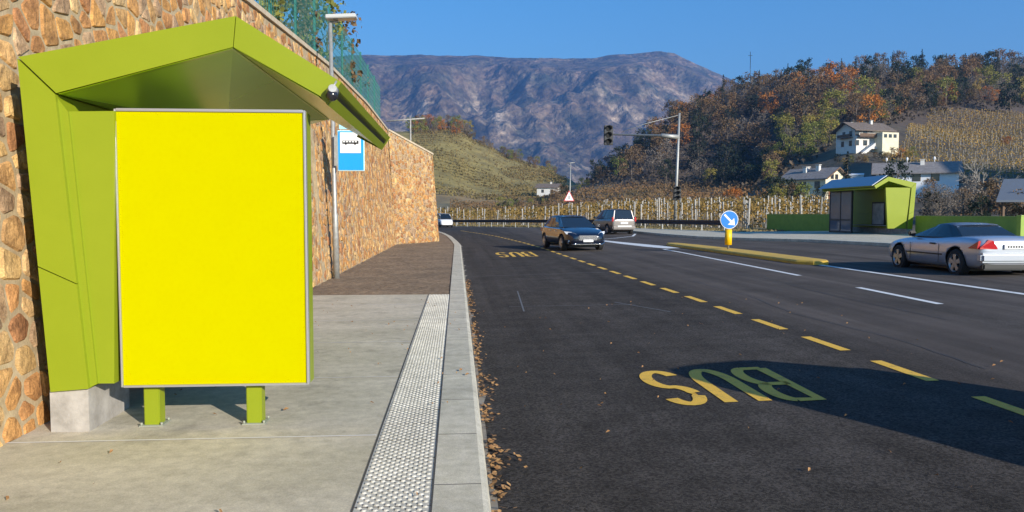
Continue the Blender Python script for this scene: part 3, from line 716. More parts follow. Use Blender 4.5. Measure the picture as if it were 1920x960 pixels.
# low green walls
def low_wall(x0, y0, x1, y1, ztop, label):
    e = thing('low_wall', ((x0 + x1) / 2, (y0 + y1) / 2, rz(22) + .1), label, 'wall'); bm = B()
    d = Vector((x1 - x0, y1 - y0, 0)); nn = Vector((-d.y, d.x, 0)).normalized() * .1
    a, b = Vector((x0, y0, .3)), Vector((x1, y1, .3)); prism(bm, [a - nn, b - nn, b + nn, a + nn], (0, 0, ztop - .3)); obj('panel', bm, greenw, e)
    bm = B(); nn *= 1.15; a.z = b.z = ztop + .002; prism(bm, [a - nn, b - nn, b + nn, a + nn], (0, 0, .03)); obj('capping', bm, mat('green cap', (.3, .4, .08), rough=.5), e)
low_wall(22.75, 42.75, 21.6, 52.5, 1.58, 'low olive green wall running left from the far shelter')
low_wall(22.85, 37.0, 22.9, 27.6, 1.50, 'low olive green wall between the far shelter and the silver car')
low_wall(22.5, 27.3, 20.7, 27.2, 1.55, 'short bright green wall end behind the silver car boot')
# ------------------------------------------------------------------ guard rail
gr_ = thing('guard_rail', (14.3, 64, rz(14.3)), 'long dark steel guard rail round the outside of the bend', 'guard rail')
gp = [(interp(RAIL, y), y) for y in [49 + 1.5 * i for i in range(0, 42)]]
bm = B(); pr = None
prof = [(0, .46), (.05, .50), (.05, .54), (0, .60), (0, .64), (.05, .70), (.05, .74), (0, .78)]
for i, (x, y) in enumerate(gp):
    a = Vector(gp[max(0, i - 1)]); b = Vector(gp[min(len(gp) - 1, i + 1)]); d = (b - a).normalized(); nn = Vector((-d.y, d.x))
    if nn.x > 0: nn = -nn
    z = rz(x) + .04
    row = [bm.verts.new((x + nn.x * h_, y + nn.y * h_, z + v)) for h_, v in prof]
    if pr:
        for k in range(len(prof) - 1): bm.faces.new([pr[k], row[k], row[k + 1], pr[k + 1]])
    pr = row
bmesh.ops.solidify(bm, geom=bm.faces[:], thickness=.008)
obj('beam', bm, steel_rail, gr_)
for i in range(0, 42, 2):
    x, y = gp[i]; bm = B(); bbox(bm, x + .06, x + .14, y - .05, y + .05, rz(x) - .1, rz(x) + .74, .01); obj('post', bm, galv, gr_)
# ------------------------------------------------------------------ lamp post with stop sign
lp = thing('street_lamp', (-2.72, 18.6, .12), 'slim grey street lamp in front of the stone wall behind the near shelter', 'street lamp')
pb = atY(631, 520, 18.6); bm = B()
pb = Vector((pb.x, 18.6, .1)); pt = atY(619, 42, 18.6)
tube(bm, [pb, pb + (pt - pb) * .25, pb + (pt - pb) * .26, pt], [.075, .07, .055, .045], 12); tube(bm, [pt, pt + Vector((.18, 0, .02))], .03, 8); obj('pole', bm, galv, lp)
bm = B(); c = pt + Vector((.28, -.05, .10)); M = Matrix.Translation(c) @ Matrix.Rotation(math.radians(-3), 4, 'Y')
bbox(bm, -.36, .34, -.17, .17, -.035, .055, .015, M); lh = obj('lamp_head', bm, mat('lamp grey', (.5, .5, .48), rough=.45), lp)
bm = B(); box(bm, -.2, .3, -.13, .13, -.045, -.036, M); obj('diffuser', bm, mat('lamp glass', (.35, .34, .3), rough=.2), lh)
# stop sign
s0, s1 = atY(634, 246, 18.45), atY(682, 319, 18.45)
sg = thing('bus_stop_sign', ((s0.x + s1.x) / 2, 18.45, s1.z), 'blue bus stop sign with white field on the slim lamp post', 'sign')
bm = B(); bbox(bm, s0.x - .02, s1.x + .02, 18.445, 18.475, s1.z - .02, s0.z + .02, .008); obj('border', bm, mat('pale cyan rim', (.55, .78, .82), rough=.4), sg)
bm = B(); box(bm, s0.x, s1.x, 18.434, 18.444, s1.z, s0.z); pn = obj('panel', bm, blue2, sg)
zm = s0.z - (s0.z - s1.z) * .56
bm = B(); box(bm, s0.x + .045, s1.x - .06, 18.424, 18.433, zm, s0.z - .03); wf = obj('white_field', bm, white, sg)
bm = B(); xa, xb = s0.x + .10, s1.x - .11; zc = zm + (s0.z - zm) * .42       # black bus pictogram
box(bm, xa, xb, 18.417, 18.423, zc, zc + .075)
for i in range(2): bmesh.ops.create_cone(bm, cap_ends=True, segments=12, radius1=.022, radius2=.022, depth=.006, matrix=Matrix.Translation((xa + .08 + i * (xb - xa - .16), 18.420, zc - .002)) @ Matrix.Rotation(math.pi / 2, 4, 'X'))
obj('bus_symbol', bm, blackp, wf)
bm = B()
for i in range(5): box(bm, xa + .015 + i * (xb - xa - .03) / 5, xa + .005 + (i + .82) * (xb - xa - .03) / 5, 18.4135, 18.4165, zc + .035, zc + .062)
obj('bus_symbol_windows', bm, white, wf)
bm = B(); box(bm, s0.x - .10, s0.x - .022, 18.45, 18.5, s1.z + .1, s0.z - .1); obj('bracket', bm, galv, sg)
bm = B(); bbox(bm, s0.x + .02, s0.x + .30, 18.44, 18.46, s0.z + .045, s0.z + .20, .006); obj('top_plate', bm, mat('small blue plate', (.35, .65, .8), rough=.4), sg)
# ------------------------------------------------------------------ traffic island, signs, signals
bm = B(); zi = rz(10); pts = []
ip = [(9.60, 21.3), (9.85, 20.75), (10.25, 20.7), (10.5, 21.2), (10.45, 27), (10.2, 32), (9.75, 34.2), (9.45, 34.4), (9.3, 33.6), (9.45, 28)]
ctr = Vector((9.95, 27.5, 0)); pr = None
rings = [(0, 0), (.0, .07), (.05, .11), (.16, .12)]
allr = []
for ins, h in rings:
    rr = []
    for (x, y) in ip:
        v = Vector((x, y, 0)); dx = (x - (9.95 if y < 30 else 9.8)); sgn = 1 if dx > 0 else -1
        nx = x - sgn * ins if 21 < y < 34 else x - sgn * ins * .5; ny = y + (ins if y < 21.5 else (-ins if y > 33.5 else 0))
        rr.append(bm.verts.new((nx, ny, rz(nx) + h)))
    allr.append(rr)
for a, b in zip(allr, allr[1:]):
    for k in range(len(ip)): bm.faces.new([a[k], a[(k + 1) % len(ip)], b[(k + 1) % len(ip)], b[k]])
bm.faces.new(allr[-1])
bmesh.ops.recalc_face_normals(bm, faces=bm.faces[:])
isl = tag(obj('traffic_island', bm, yel_kerb, loc=Vector((9.95, 27.5, .2))), 'long narrow traffic island with yellow painted kerb', 'traffic island')
# keep-right/left sign
bp = Vector((9.95, 27.8, rz(9.95) + .115)); bpx, bpy_ = pj(bp)
kl = thing('keep_left_sign', bp, 'round blue sign with white arrow above a yellow cylinder on the traffic island', 'sign')
dcz = bp.z + 1.08; zc_ = (472 - 411) / F * 28.2
cz = bp.z + 1.15; fz = lambda py: atY(1363, py, 27.8).z
bm = B(); tube(bm, [bp, Vector((bp.x, bp.y, fz(411)))], .035, 10); obj('pole', bm, galv, kl)
bm = B(); tube(bm, [Vector((bp.x, bp.y - .0, fz(459))), Vector((bp.x, bp.y, fz(430)))], [.125, .125], 18); obj('yellow_marker', bm, yel_sign, kl)
cz = fz(412)
bm = B(); bmesh.ops.create_cone(bm, cap_ends=True, segments=40, radius1=.335, radius2=.335, depth=.025, matrix=Matrix.Translation((bp.x, bp.y - .06, cz)) @ Matrix.Rotation(math.pi / 2, 4, 'X')); rim = obj('sign_rim', bm, white, kl)
bm = B(); bmesh.ops.create_cone(bm, cap_ends=True, segments=40, radius1=.315, radius2=.315, depth=.008, matrix=Matrix.Translation((bp.x, bp.y - .0775, cz)) @ Matrix.Rotation(math.pi / 2, 4, 'X')); obj('sign_disc', bm, blue, kl)
bm = B(); ar = [(-.21, .24), (-.24, .21), (-.02, -.01) if False else (-.215, .165), (.035, -.085), (-.06, -.175), (.205, -.205), (.175, .06), (.085, -.035), (-.165, .215)]
ar = [(-.165, .215), (-.215, .165), (.035, -.085), (-.06, -.175), (.205, -.205), (.175, .06), (.085, -.035)]
prism(bm, [(bp.x + a, bp.y - .086, cz + b) for a, b in ar][::-1], (0, .003, 0)); obj('arrow', bm, white, kl)
# mast with signals
mb = Vector((0, 62, 0)); mb.x = atY(1265, 420, 62).x; mb.z = rz(mb.x) - .05; mt_ = atY(1274, 212, 62)
tm = thing('signal_mast', mb, 'tall grey mast with long arm reaching left over the road', 'mast')
bm = B(); tube(bm, [mb, mb + (mt_ - mb) * .45, mt_], [.13, .115, .085], 10); obj('pole', bm, galv, tm)
a0, a1, a2 = atY(1272, 257, 62), atY(1240, 254, 62), atY(1146, 252, 62)
bm = B(); tube(bm, [a0, a1, a1 + Vector((-.02, 0, 0)), a2], [.19, .17, .09, .07], 8); obj('arm', bm, galv, tm)
bm = B(); tube(bm, [atY(1272, 216, 62), atY(1210, 232, 62), atY(1165, 248, 62)], .025, 5); obj('stay_cable', bm, galv, tm)
def signal(cx, top, bot, wpx, label, n_=3):
    t0, b0 = atY(cx, top, 61.8), atY(cx, bot, 61.8); hw = wpx / 2 / F * 62
    e = thing('traffic_light', b0, label, 'traffic light')
    bm = B(); bbox(bm, t0.x - hw, t0.x + hw, 61.7, 61.95, b0.z, t0.z, .04); obj('housing', bm, blackp, e)
    for i in range(n_):
        z = b0.z + (t0.z - b0.z) * (i + .5) / n_; r_ = min(hw * .72, (t0.z - b0.z) / n_ * .42)
        bm = B(); bmesh.ops.create_cone(bm, cap_ends=True, segments=20, radius1=r_, radius2=r_, depth=.03, matrix=Matrix.Translation((t0.x, 61.69, z)) @ Matrix.Rotation(math.pi / 2, 4, 'X'))
        ln = obj('lens', bm, mat('dark lens', (.01, .01, .01), rough=.6, spec=.2), e)
        bm = B(); pv = None
        for k in range(13):
            a = math.radians(-10 + 200 * k / 12); row = [bm.verts.new((t0.x + r_ * 1.1 * math.cos(a), 61.69 - dd, z + r_ * 1.1 * math.sin(a))) for dd in (0, .28)]
            if pv: bm.faces.new([pv[0], pv[1], row[1], row[0]])
            pv = row
        bmesh.ops.solidify(bm, geom=bm.faces[:], thickness=.01); obj('visor', bm, blackp, ln)
signal(1141, 235, 272, 17, 'black traffic light hanging at the left tip of the mast arm')
signal(1270, 349, 375, 14, 'black traffic light fixed low on the mast pole')
# warning triangle on thin lamp pole
wb = atY(1067, 420, 92); wb.z = 0
ws = thing('lamp_pole', wb, 'thin pale pole rising behind the guard rail left of the approaching dark car', 'pole')
bm = B(); tube(bm, [wb, atY(1070, 306, 92)], [.09, .05], 8); tube(bm, [atY(1062, 306, 92), atY(1078, 305, 92)], .05, 6); obj('pole', bm, galv, ws)
tg = thing('warning_sign', atY(1067, 377, 91.7), 'white warning triangle with red border on the thin pale pole', 'sign')
bm = B(); T3 = [atY(1057, 377, 91.7), atY(1077, 377, 91.7), atY(1067, 357, 91.7)]; prism(bm, T3, (0, .05, 0)); obj('border', bm, red, tg)
bm = B(); cc = (T3[0] + T3[1] + T3[2]) / 3; prism(bm, [cc + (p - cc) * .82 + Vector((0, -.02, 0)) for p in T3], (0, .015, 0)); pn = obj('panel', bm, white, tg)
bm = B(); box(bm, cc.x - .05, cc.x + .05, 91.66, 91.678, cc.z - .22, cc.z + .22); obj('symbol', bm, blackp, pn)
# ------------------------------------------------------------------ cars
def wheel(parent, x, y, r, side):
    wt = .21; bm = B()
    prf = [(r * .64, -wt / 2), (r * .93, -wt / 2), (r, -wt / 2 + .03), (r, wt / 2 - .03), (r * .93, wt / 2), (r * .64, wt / 2)]
    rings = [[bm.verts.new((x + rr * math.cos(a), y + o_, r + rr * math.sin(a))) for rr, o_ in prf] for a in [2 * math.pi * k / 28 for k in range(28)]]
    for k in range(28):
        for j in range(5): bm.faces.new([rings[k][j], rings[k][j + 1], rings[(k + 1) % 28][j + 1], rings[(k + 1) % 28][j]])
    ty = obj('tyre', bm, rubber)
    wh = ty; ty.name = 'wheel'; ty.parent = parent
    bm = B(); yo = y + side * wt * .40; d = 1 if side > 0 else -1
    bmesh.ops.create_cone(bm, cap_ends=True, segments=24, radius1=r * .63, radius2=r * .63, depth=.02, matrix=Matrix.Translation((x, y + side * .03, r)) @ Matrix.Rotation(math.pi / 2, 4, 'X'))
    obj('brake_disc', bm, mat('dark steel', (.05, .05, .05), rough=.5)).parent = wh
    bm = B()
    for k in range(5):
        a = 2 * math.pi * k / 5 + .3; c_, s_ = math.cos(a), math.sin(a); wd0, wd1 = r * .13, r * .17
        pts = [(r * .08, -wd0), (r * .62, -wd1), (r * .62, wd1), (r * .08, wd0)]
        prism(bm, [(x + u * c_ - v * s_, yo, r + u * s_ + v * c_) for u, v in pts], (0, side * .03, 0))
    bmesh.ops.create_cone(bm, cap_ends=True, segments=14, radius1=r * .17, radius2=r * .14, depth=.05, matrix=Matrix.Translation((x, yo + side * .01, r)) @ Matrix.Rotation(-side * math.pi / 2, 4, 'X'))
    pv = None
    for k in range(29):
        a = 2 * math.pi * k / 28; row = [bm.verts.new((x + rr * math.cos(a), yo + side * h_, r + rr * math.sin(a))) for rr, h_ in ((r * .58, .0), (r * .66, .035), (r * .67, 0))]
        if pv:
            for q in (0, 1): bm.faces.new([pv[q], pv[q + 1], row[q + 1], row[q]])
        pv = row
    obj('rim', bm, rim_m).parent = wh
def car(name, label, cat, paint, st, gh, axles, r, rear=True):
    """st: stations (x, z_low, z_belt, half width); gh: greenhouse dict."""
    root = thing(name, (0, 0, 0), label, cat)
    bm = B(); secs = []
    for x, zb, zt, hw in st:
        zm = zb + (zt - zb) * .55
        half = [(0, zb), (hw * .8, zb), (hw * .96, zb + .05), (hw, zm - .06), (hw * .995, zm + .04), (hw * .965, zt - .09), (hw * .92, zt - .015), (hw * .80, zt + .012), (hw * .4, zt + .03), (0, zt + .035)]
        ring = [(y, z) for y, z in half] + [(-y, z) for y, z in half[-2:0:-1]]
        secs.append([bm.verts.new((x, y, z)) for y, z in ring])
    m_ = len(secs[0])
    for a, b in zip(secs, secs[1:]):
        for k in range(m_): bm.faces.new([a[k], b[k], b[(k + 1) % m_], a[(k + 1) % m_]])
    bm.faces.new(secs[0]); bm.faces.new(secs[-1][::-1]); bmesh.ops.recalc_face_normals(bm, faces=bm.faces[:])
    body = obj('body', bm, [paint, blackp], root, True)
    md = body.modifiers.new('s', 'SUBSURF'); md.levels = md.render_levels = 2
    cut = []
    for ax in axles:
        for sd in (-1, 1):
            bm = B(); bmesh.ops.create_cone(bm, cap_ends=True, segments=32, radius1=r + .05, radius2=r + .05, depth=.5, matrix=Matrix.Translation((ax, sd * (st[len(st) // 2][3] - .02), r + .01)) @ Matrix.Rotation(math.pi / 2, 4, 'X'))
            c_ = obj('cut', bm, blackp); cut.append(c_); b_ = body.modifiers.new('b', 'BOOLEAN'); b_.object = c_; b_.operation = 'DIFFERENCE'; b_.solver = 'EXACT'
    bpy.context.view_layer.update(); dg = bpy.context.evaluated_depsgraph_get()
    me = bpy.data.meshes.new_from_object(body.evaluated_get(dg)); body.modifiers.clear(); body.data = me
    for p in me.polygons: p.use_smooth = True
    me.materials.clear(); me.materials.append(paint); me.materials.append(blackp)
    for p in me.polygons:
        c = p.center; ins = False
        for ax in axles:
            d = math.hypot(c.x - ax, c.z - (r + .01))
            if d < r + .06 and (abs(d - r - .05) < .02 or abs(abs(c.y) - (st[len(st) // 2][3] - .27)) < .03): ins = True
        p.material_index = 1 if ins else 0
        if ins: p.use_smooth = False
    for c_ in cut: bpy.data.objects.remove(c_)
    # greenhouse
    xr0, xr1, xf1, xf0, zb, zt, wb_, wt_ = (gh[k] for k in ('rb', 'rt', 'ft', 'fb', 'zb', 'zt', 'wb', 'wt'))
    corner = lambda x, z, w_: [(x, w_, z), (x, -w_, z)]
    def hull(k, dz=0):
        n_ = 6; xs_b = [xr0 + (xf0 - xr0) * i / n_ for i in range(n_ + 1)]; xs_t = [xr1 + (xf1 - xr1) * i / n_ for i in range(n_ + 1)]
        bot = [(x, wb_ * k * (1 - .10 * abs(2 * i / n_ - 1) ** 2), zb) for i, x in enumerate(xs_b)]
        top = [(x, wt_ * k * (1 - .08 * abs(2 * i / n_ - 1) ** 3), zt - .055 * abs(2 * (i / n_) - .95) ** 2.2 + dz) for i, x in enumerate(xs_t)]
        return bot, top
    bot, top = hull(1.0); bm = B(); n_ = len(bot)
    vb = [[bm.verts.new((x, s_ * y, z)) for x, y, z in bot] for s_ in (1, -1)]; vt = [[bm.verts.new((x, s_ * y, z)) for x, y, z in top] for s_ in (1, -1)]
    for s_ in (0, 1):
        for i in range(n_ - 1): bm.faces.new([vb[s_][i], vb[s_][i + 1], vt[s_][i + 1], vt[s_][i]])
    for i in range(n_ - 1): bm.faces.new([vt[0][i], vt[0][i + 1], vt[1][i + 1], vt[1][i]])
    bm.faces.new([vb[0][0], vt[0][0], vt[1][0], vb[1][0]]); bm.faces.new([vb[0][-1], vt[0][-1], vt[1][-1], vb[1][-1]])
    bmesh.ops.recalc_face_normals(bm, faces=bm.faces[:]); obj('window_glass', bm, carglass, root)
    bm = B(); b2, t2 = hull(1.0); pv = None
    for i in range(n_):
        x, y, z = t2[i]; row = [bm.verts.new(q) for q in ((x, y + .012, z - .05), (x, y + .004, z + .004), (x, y * .55, z + .028), (x, 0, z + .035), (x, -y * .55, z + .028), (x, -y - .004, z + .004), (x, -y - .012, z - .05))]
        if pv:
            for k in range(6): bm.faces.new([pv[k], row[k], row[k + 1], pv[k + 1]])
        pv = row
    bmesh.ops.solidify(bm, geom=bm.faces[:], thickness=.012); bmesh.ops.recalc_face_normals(bm, faces=bm.faces[:]); obj('roof', bm, paint, root, True)
    for s_ in (1, -1):
        for nm, (i, wdt) in (('pillar', (0, gh.get('cp', .10))), ('pillar', (n_ - 1, .05))) + ((('pillar', (3, .05)),) if gh.get('b', True) else ()):
            bx, by, bz = bot[i]; tx, ty, tz_ = top[i]; sg_ = 1 if i == 0 else -1
            off = (sg_ * wdt * 1.6, sg_ * wdt) if i != 3 else (.06, .06)
            by += .009; ty += .009
            bm = B(); ps = [(bx - sg_ * .02, s_ * by, bz - .02), (tx - sg_ * .02, s_ * ty, tz_ - .01), (tx + off[1], s_ * (ty + .002), tz_ - .005), (bx + off[0], s_ * (by + .006), bz - .02)]
            if i == 3: ps = [(bx - .03, s_ * by, bz - .01), (tx - .03, s_ * ty, tz_ - .02), (tx + .03, s_ * ty, tz_ - .02), (bx + .03, s_ * by, bz - .01)]
            prism(bm, ps, (0, -s_ * .05, 0)); obj(nm, bm, blackp if i == 3 else paint, root)
        bm = B(); tube(bm, [Vector((bot[0][0], s_ * (bot[0][1] + .0), zb + .0))] + [Vector((x, s_ * (y + .006), z + .004)) for x, y, z in bot[1:-1]] + [Vector((bot[-1][0], s_ * bot[-1][1], zb))], .012, 6); obj('window_trim', bm, blackp, root)
        bm = B(); mx_ = xf0 - .30; bbox(bm, mx_ - .06, mx_ + .05, s_ * (wb_ + .10) - .09, s_ * (wb_ + .10) + .09, zb + .01, zb + .14, .03); obj('side_mirror', bm, blackp if not gh.get('pm') else paint, root)
        for ax in axles: wheel(root, ax, s_ * (st[len(st) // 2][3] - .115), r, s_)
    bm = B(); box(bm, axles[0] - .2, axles[1] + .2, -st[3][3] * .7, st[3][3] * .7, .14, .24); obj('underbody', bm, blackp, root)
    return root
def slab(root, name, m, x0, x1, y0, y1, z0, z1, r=.008):
    bm = B(); bbox(bm, x0, x1, y0, y1, z0, z1, r); return obj(name, bm, m, root)
def place(root, x, y, heading, z=None):
    root.location = (x, y, rz(x) + .004 if z is None else z); root.rotation_euler = (0, -math.atan(K) * math.sin(heading) * 0, heading)
# silver coupe
st = [(-2.0, .42, .74, .62), (-1.97, .27, .86, .76), (-1.80, .21, .91, .83), (-1.4, .19, .92, .86), (-.9, .18, .895, .865), (-.3, .18, .875, .865), (.4, .18, .865, .86), (.9, .18, .84, .86), (1.35, .19, .79, .84), (1.75, .21, .71, .80), (1.95, .25, .63, .70), (2.01, .34, .55, .52)]
sv = car('silver_coupe', 'silver two-door coupe driving away in the far lane before the green wall', 'car', silver, st, dict(rb=-1.25, rt=-.72, ft=.08, fb=.86, zb=.875, zt=1.20, wb=.76, wt=.56, cp=.17, b=False), (-1.2, 1.2), .315)
for s_ in (1, -1):
    bm = B(); tri = [(-1.99, .86), (-1.99, .40), (-1.99, .62)]
    q = [(-2.005, s_ * .40, .69), (-2.005, s_ * .50, .85), (-1.99, s_ * .60, .865), (-1.975, s_ * .76, .70), (-1.975, s_ * .78, .66), (-2.005, s_ * .40, .66)]
    prism(bm, q, (.06, 0, 0))
    q2 = [(-1.93, s_ * .80, .665), (-1.93, s_ * .77, .84), (-1.66, s_ * .848, .67)]; prism(bm, [(a, b + s_ * .012, c) for a, b, c in q2], (0, -s_ * .05, 0)); obj('taillight', bm, tail_m, sv)
    slab(sv, 'side_moulding', blackp, -.72, .80, s_ * .862 - .014, s_ * .862 + .010, .47, .505, .004)
    slab(sv, 'door_handle', blackp, -.42, -.22, s_ * .855 - .01, s_ * .855 + .022, .715, .75, .008)
    bm = B(); 
    for x_, zz in ((-.58, .85), (.62, .85)): box(bm, x_ - .004, x_ + .004, s_ * .862 - .004, s_ * .862 + .0035, .30, zz - .12)
    obj('door_gap', bm, blackp, sv)
slab(sv, 'rear_bumper', silver, -2.06, -1.84, -.78, .78, .36, .58, .05)
slab(sv, 'license_plate', white, -2.035, -2.005, -.26, .26, .66, .77, .004)
slab(sv, 'lower_valance', blackp, -2.0, -1.8, -.7, .7, .20, .35, .03)
for i in range(7): slab(sv, 'plate_mark', blackp, -2.0385, -2.0345, -.205 + i * .06, -.17 + i * .06, .69, .74, .0005)
bm = B(); tube(bm, [(-2.06, -.45, .26), (-1.85, -.45, .26)], .03, 10); obj('exhaust', bm, chrome, sv)
place(sv, 12.28, 18.15, math.radians(90 - 1.5), rz(11.4) - .05)
# dark hatchback / estate
st2 = [(-2.12, .40, .80, .62), (-2.08, .26, .94, .78), (-1.85, .22, .97, .86), (-1.3, .20, .975, .895), (-.7, .19, .965, .90), (0, .19, .95, .90), (.7, .19, .95, .895), (1.15, .19, .93, .89), (1.6, .20, .84, .87), (1.95, .22, .74, .80), (2.13, .26, .66, .66), (2.19, .34, .58, .5)]
def hatch(label):
    c_ = car('dark_car', label, 'car', navy, st2, dict(rb=-2.0, rt=-1.45, ft=.15, fb=1.12, zb=.95, zt=1.43, wb=.80, wt=.60, cp=.10, pm=True), (-1.3, 1.32), .32)
    for s_ in (1, -1):
        bm = B(); prism(bm, [(2.02, s_ * .48, .60), (1.80, s_ * .80, .68), (1.68, s_ * .86, .79), (1.86, s_ * .60, .765), (2.06, s_ * .46, .69)], (.035, s_ * .02, .012)); obj('headlight', bm, head_m, c_)
        bm = B(); tube(bm, [(2.13, s_ * .46, .30), (2.08, s_ * .60, .38), (1.98, s_ * .76, .42), (1.97, s_ * .78, .34), (2.08, s_ * .62, .26), (2.13, s_ * .46, .30)], .028, 6); obj('fog_light_surround', bm, chrome, c_)
        slab(c_, 'taillight', tail_m, -2.12, -2.0, s_ * .72 - .08, s_ * .72 + .08, .72, .9, .02)
        slab(c_, 'door_handle', chrome, -.5, -.33, s_ * .90 - .01, s_ * .90 + .02, .80, .825, .006); slab(c_, 'door_handle', chrome, .35, .52, s_ * .90 - .01, s_ * .90 + .02, .79, .815, .006)
    slab(c_, 'grille', mat('grille', (.12, .12, .13), rough=.4, metal=.6), 2.12, 2.215, -.40, .40, .44, .64, .03)
    for i in range(4): slab(c_, 'grille_bar', chrome, 2.205, 2.224, -.36, .36, .47 + i * .045, .48 + i * .045, .003)
    slab(c_, 'license_plate', white, 2.215, 2.24, -.21, .21, .38, .47, .004)
    slab(c_, 'chrome_strip', chrome, 2.14, 2.20, -.5, .5, .27, .295, .006)
    return c_
hb = hatch('dark blue car with bright front trim driving towards the camera')
place(hb, 4.95, 33.2, math.radians(-81))
shadow_car = hatch('dark blue estate car passing just beside the camera, outside the picture')
place(shadow_car, 5.5, 3.45, math.radians(-70)); shadow_car.scale = (.84, .95, 1.0)
for o in [o for o in shadow_car.children if o.name.startswith('side_mirror')]: bpy.data.objects.remove(o)
# taupe minivan driving away
st3 = [(-2.2, .42, .95, .72), (-2.17, .30, 1.02, .84), (-1.95, .24, 1.04, .88), (-1.3, .22, 1.04, .90), (-.6, .21, 1.03, .90), (0, .21, 1.02, .90), (.7, .21, 1.02, .90), (1.2, .21, .99, .88), (1.65, .22, .88, .85), (2.0, .25, .76, .76), (2.15, .34, .62, .6)]
mv = car('minivan', 'taupe minivan seen from behind, driving away beside the dark blue car', 'van', greycar, st3, dict(rb=-2.12, rt=-1.95, ft=.35, fb=1.35, zb=1.03, zt=1.66, wb=.82, wt=.66, cp=.10, pm=True), (-1.35, 1.38), .33)
for s_ in (1, -1): slab(mv, 'taillight', tail_m, -2.19, -2.06, s_ * .80 - .07, s_ * .80 + .05, .86, 1.16, .02)
slab(mv, 'rear_bumper', greycar, -2.27, -2.05, -.82, .82, .34, .58, .06); slab(mv, 'bumper_pad', mat('pale bumper pad', (.6, .6, .57), rough=.5), -2.285, -2.265, -.5, .5, .50, .60, .004)
slab(mv, 'license_plate', white, -2.23, -2.19, -.26, .26, .70, .82, .004)
place(mv, 10.75, 53.2, math.radians(90 + 10))
# far white van
st4 = [(-2.2, .42, 1.05, .75), (-2.17, .30, 1.12, .88), (-1.9, .26, 1.14, .93), (-.8, .25, 1.14, .95), (0, .25, 1.14, .95), (.9, .25, 1.12, .95), (1.5, .25, 1.05, .93), (1.9, .27, .95, .88), (2.15, .3, .8, .78), (2.2, .4, .7, .6)]
vn = car('white_van', 'white van far off where the road bends out of sight behind the wall', 'van', whitecar, st4, dict(rb=-2.15, rt=-2.05, ft=.7, fb=1.6, zb=1.13, zt=1.8, wb=.88, wt=.76, cp=.3), (-1.3, 1.35), .34)
vp = atY(832, 418, 92); place(vn, vp.x, 92, math.radians(-78), 0); vn.scale = (.9, .85, .9)
for s_ in (1, -1): slab(vn, 'headlight', head_m, 2.12, 2.22, s_ * .6 - .1, s_ * .6 + .1, .65, .8, .02)
# ------------------------------------------------------------------ houses
roof_b = mat('brown tile roof', (.12, .09, .07), (.19, .15, .12), 2, .85, bump=.5, bscale=8, bdist=.05)
roof_g = mat('grey tile roof', (.17, .155, .15), (.25, .23, .22), 2, .85, bump=.5, bscale=8, bdist=.05)
plaster = mat('white plaster', (.62, .60, .55), (.72, .70, .66), .6, .9)
plaster_c = mat('cream plaster', (.66, .60, .42), (.74, .68, .52), .6, .9)
plaster_b = mat('pale blue plaster', (.70, .72, .76), (.76, .78, .80), .6, .9)
wood = mat('dark wood', (.10, .06, .035), (.16, .10, .06), 3, .8)
winm = mat('window pane', (.03, .035, .04), rough=.1)
tilem = mat('terracotta', (.38, .15, .08), (.45, .2, .1), 3, .8)
def house(name, label, px, py, Y, rot, Lx, Wy, he, hr, wallm, roofm, wins, chim=(), extra=None, over=.7, cat='house'):
    """local frame: ridge along x; gable end at +x, long wall at -y."""
    c = atY(px, py, Y); z = tz(c.x, c.y); z = min(z, c.z) if abs(z - c.z) < 6 else c.z
    root = thing(name, (0, 0, 0), label, cat)
    hx, hy = Lx / 2, Wy / 2; bm = B()
    prism(bm, [(-hx, -hy, -4), (-hx, hy, -4), (-hx, hy, he), (-hx, 0, hr), (-hx, -hy, he)], (Lx, 0, 0)); obj('wall', bm, wallm, root)
    sl_ = (hr - he) / hy; bm = B()
    for s_ in (1, -1):
        prism(bm, [(-hx - over, 0, hr + .05), (-hx - over, s_ * (hy + over), he - sl_ * over + .05), (-hx - over, s_ * (hy + over), he - sl_ * over + .27), (-hx - over, 0, hr + .27)], (Lx + 2 * over, 0, 0))
    rf = obj('roof', bm, roofm, root)
    for ex in (-hx - over - .06, hx + over + .01):
        e_y, e_z = hy + over, he - sl_ * over; bm = B(); prism(bm, [(ex, 0, hr), (ex, e_y, e_z), (ex, e_y, e_z + .3), (ex, 0, hr + .3), (ex, -e_y, e_z + .3), (ex, -e_y, e_z)], (.05, 0, 0)); obj('verge_board', bm, wood, rf)
    for (cx, cy, h_) in chim:
        bm = B(); zt_ = hr - sl_ * abs(cy); bbox(bm, cx - .35, cx + .35, cy - .35, cy + .35, zt_ - .3, zt_ + h_, .02); box(bm, cx - .45, cx + .45, cy - .45, cy + .45, zt_ + h_ + .1, zt_ + h_ + .2); obj('chimney', bm, plaster, rf)
    for (f_, u, v, w_, h_) in wins:     # face, centre, sill height, size
        bm = B(); b2 = B(); o1, o2 = .03, .06
        def bx_(b_, w2, h2, d0, d1):
            if f_ == 'g': box(b_, hx + d0, hx + d1, u - w2 / 2, u + w2 / 2, v + (h_ - h2) / 2, v + (h_ + h2) / 2)
            elif f_ == 'h': box(b_, -hx - d1, -hx - d0, u - w2 / 2, u + w2 / 2, v + (h_ - h2) / 2, v + (h_ + h2) / 2)
            elif f_ == 'l': box(b_, u - w2 / 2, u + w2 / 2, -hy - d1, -hy - d0, v + (h_ - h2) / 2, v + (h_ + h2) / 2)
        bx_(bm, w_ + .16, h_ + .16, -.02, .04); wf_ = obj('window', bm, wood, root); bx_(b2, w_, h_, .041, .055); obj('pane', b2, winm, wf_)
    if extra: extra(root, hx, hy)
    root.location = (c.x, c.y, z); root.rotation_euler = (0, 0, rot); return root
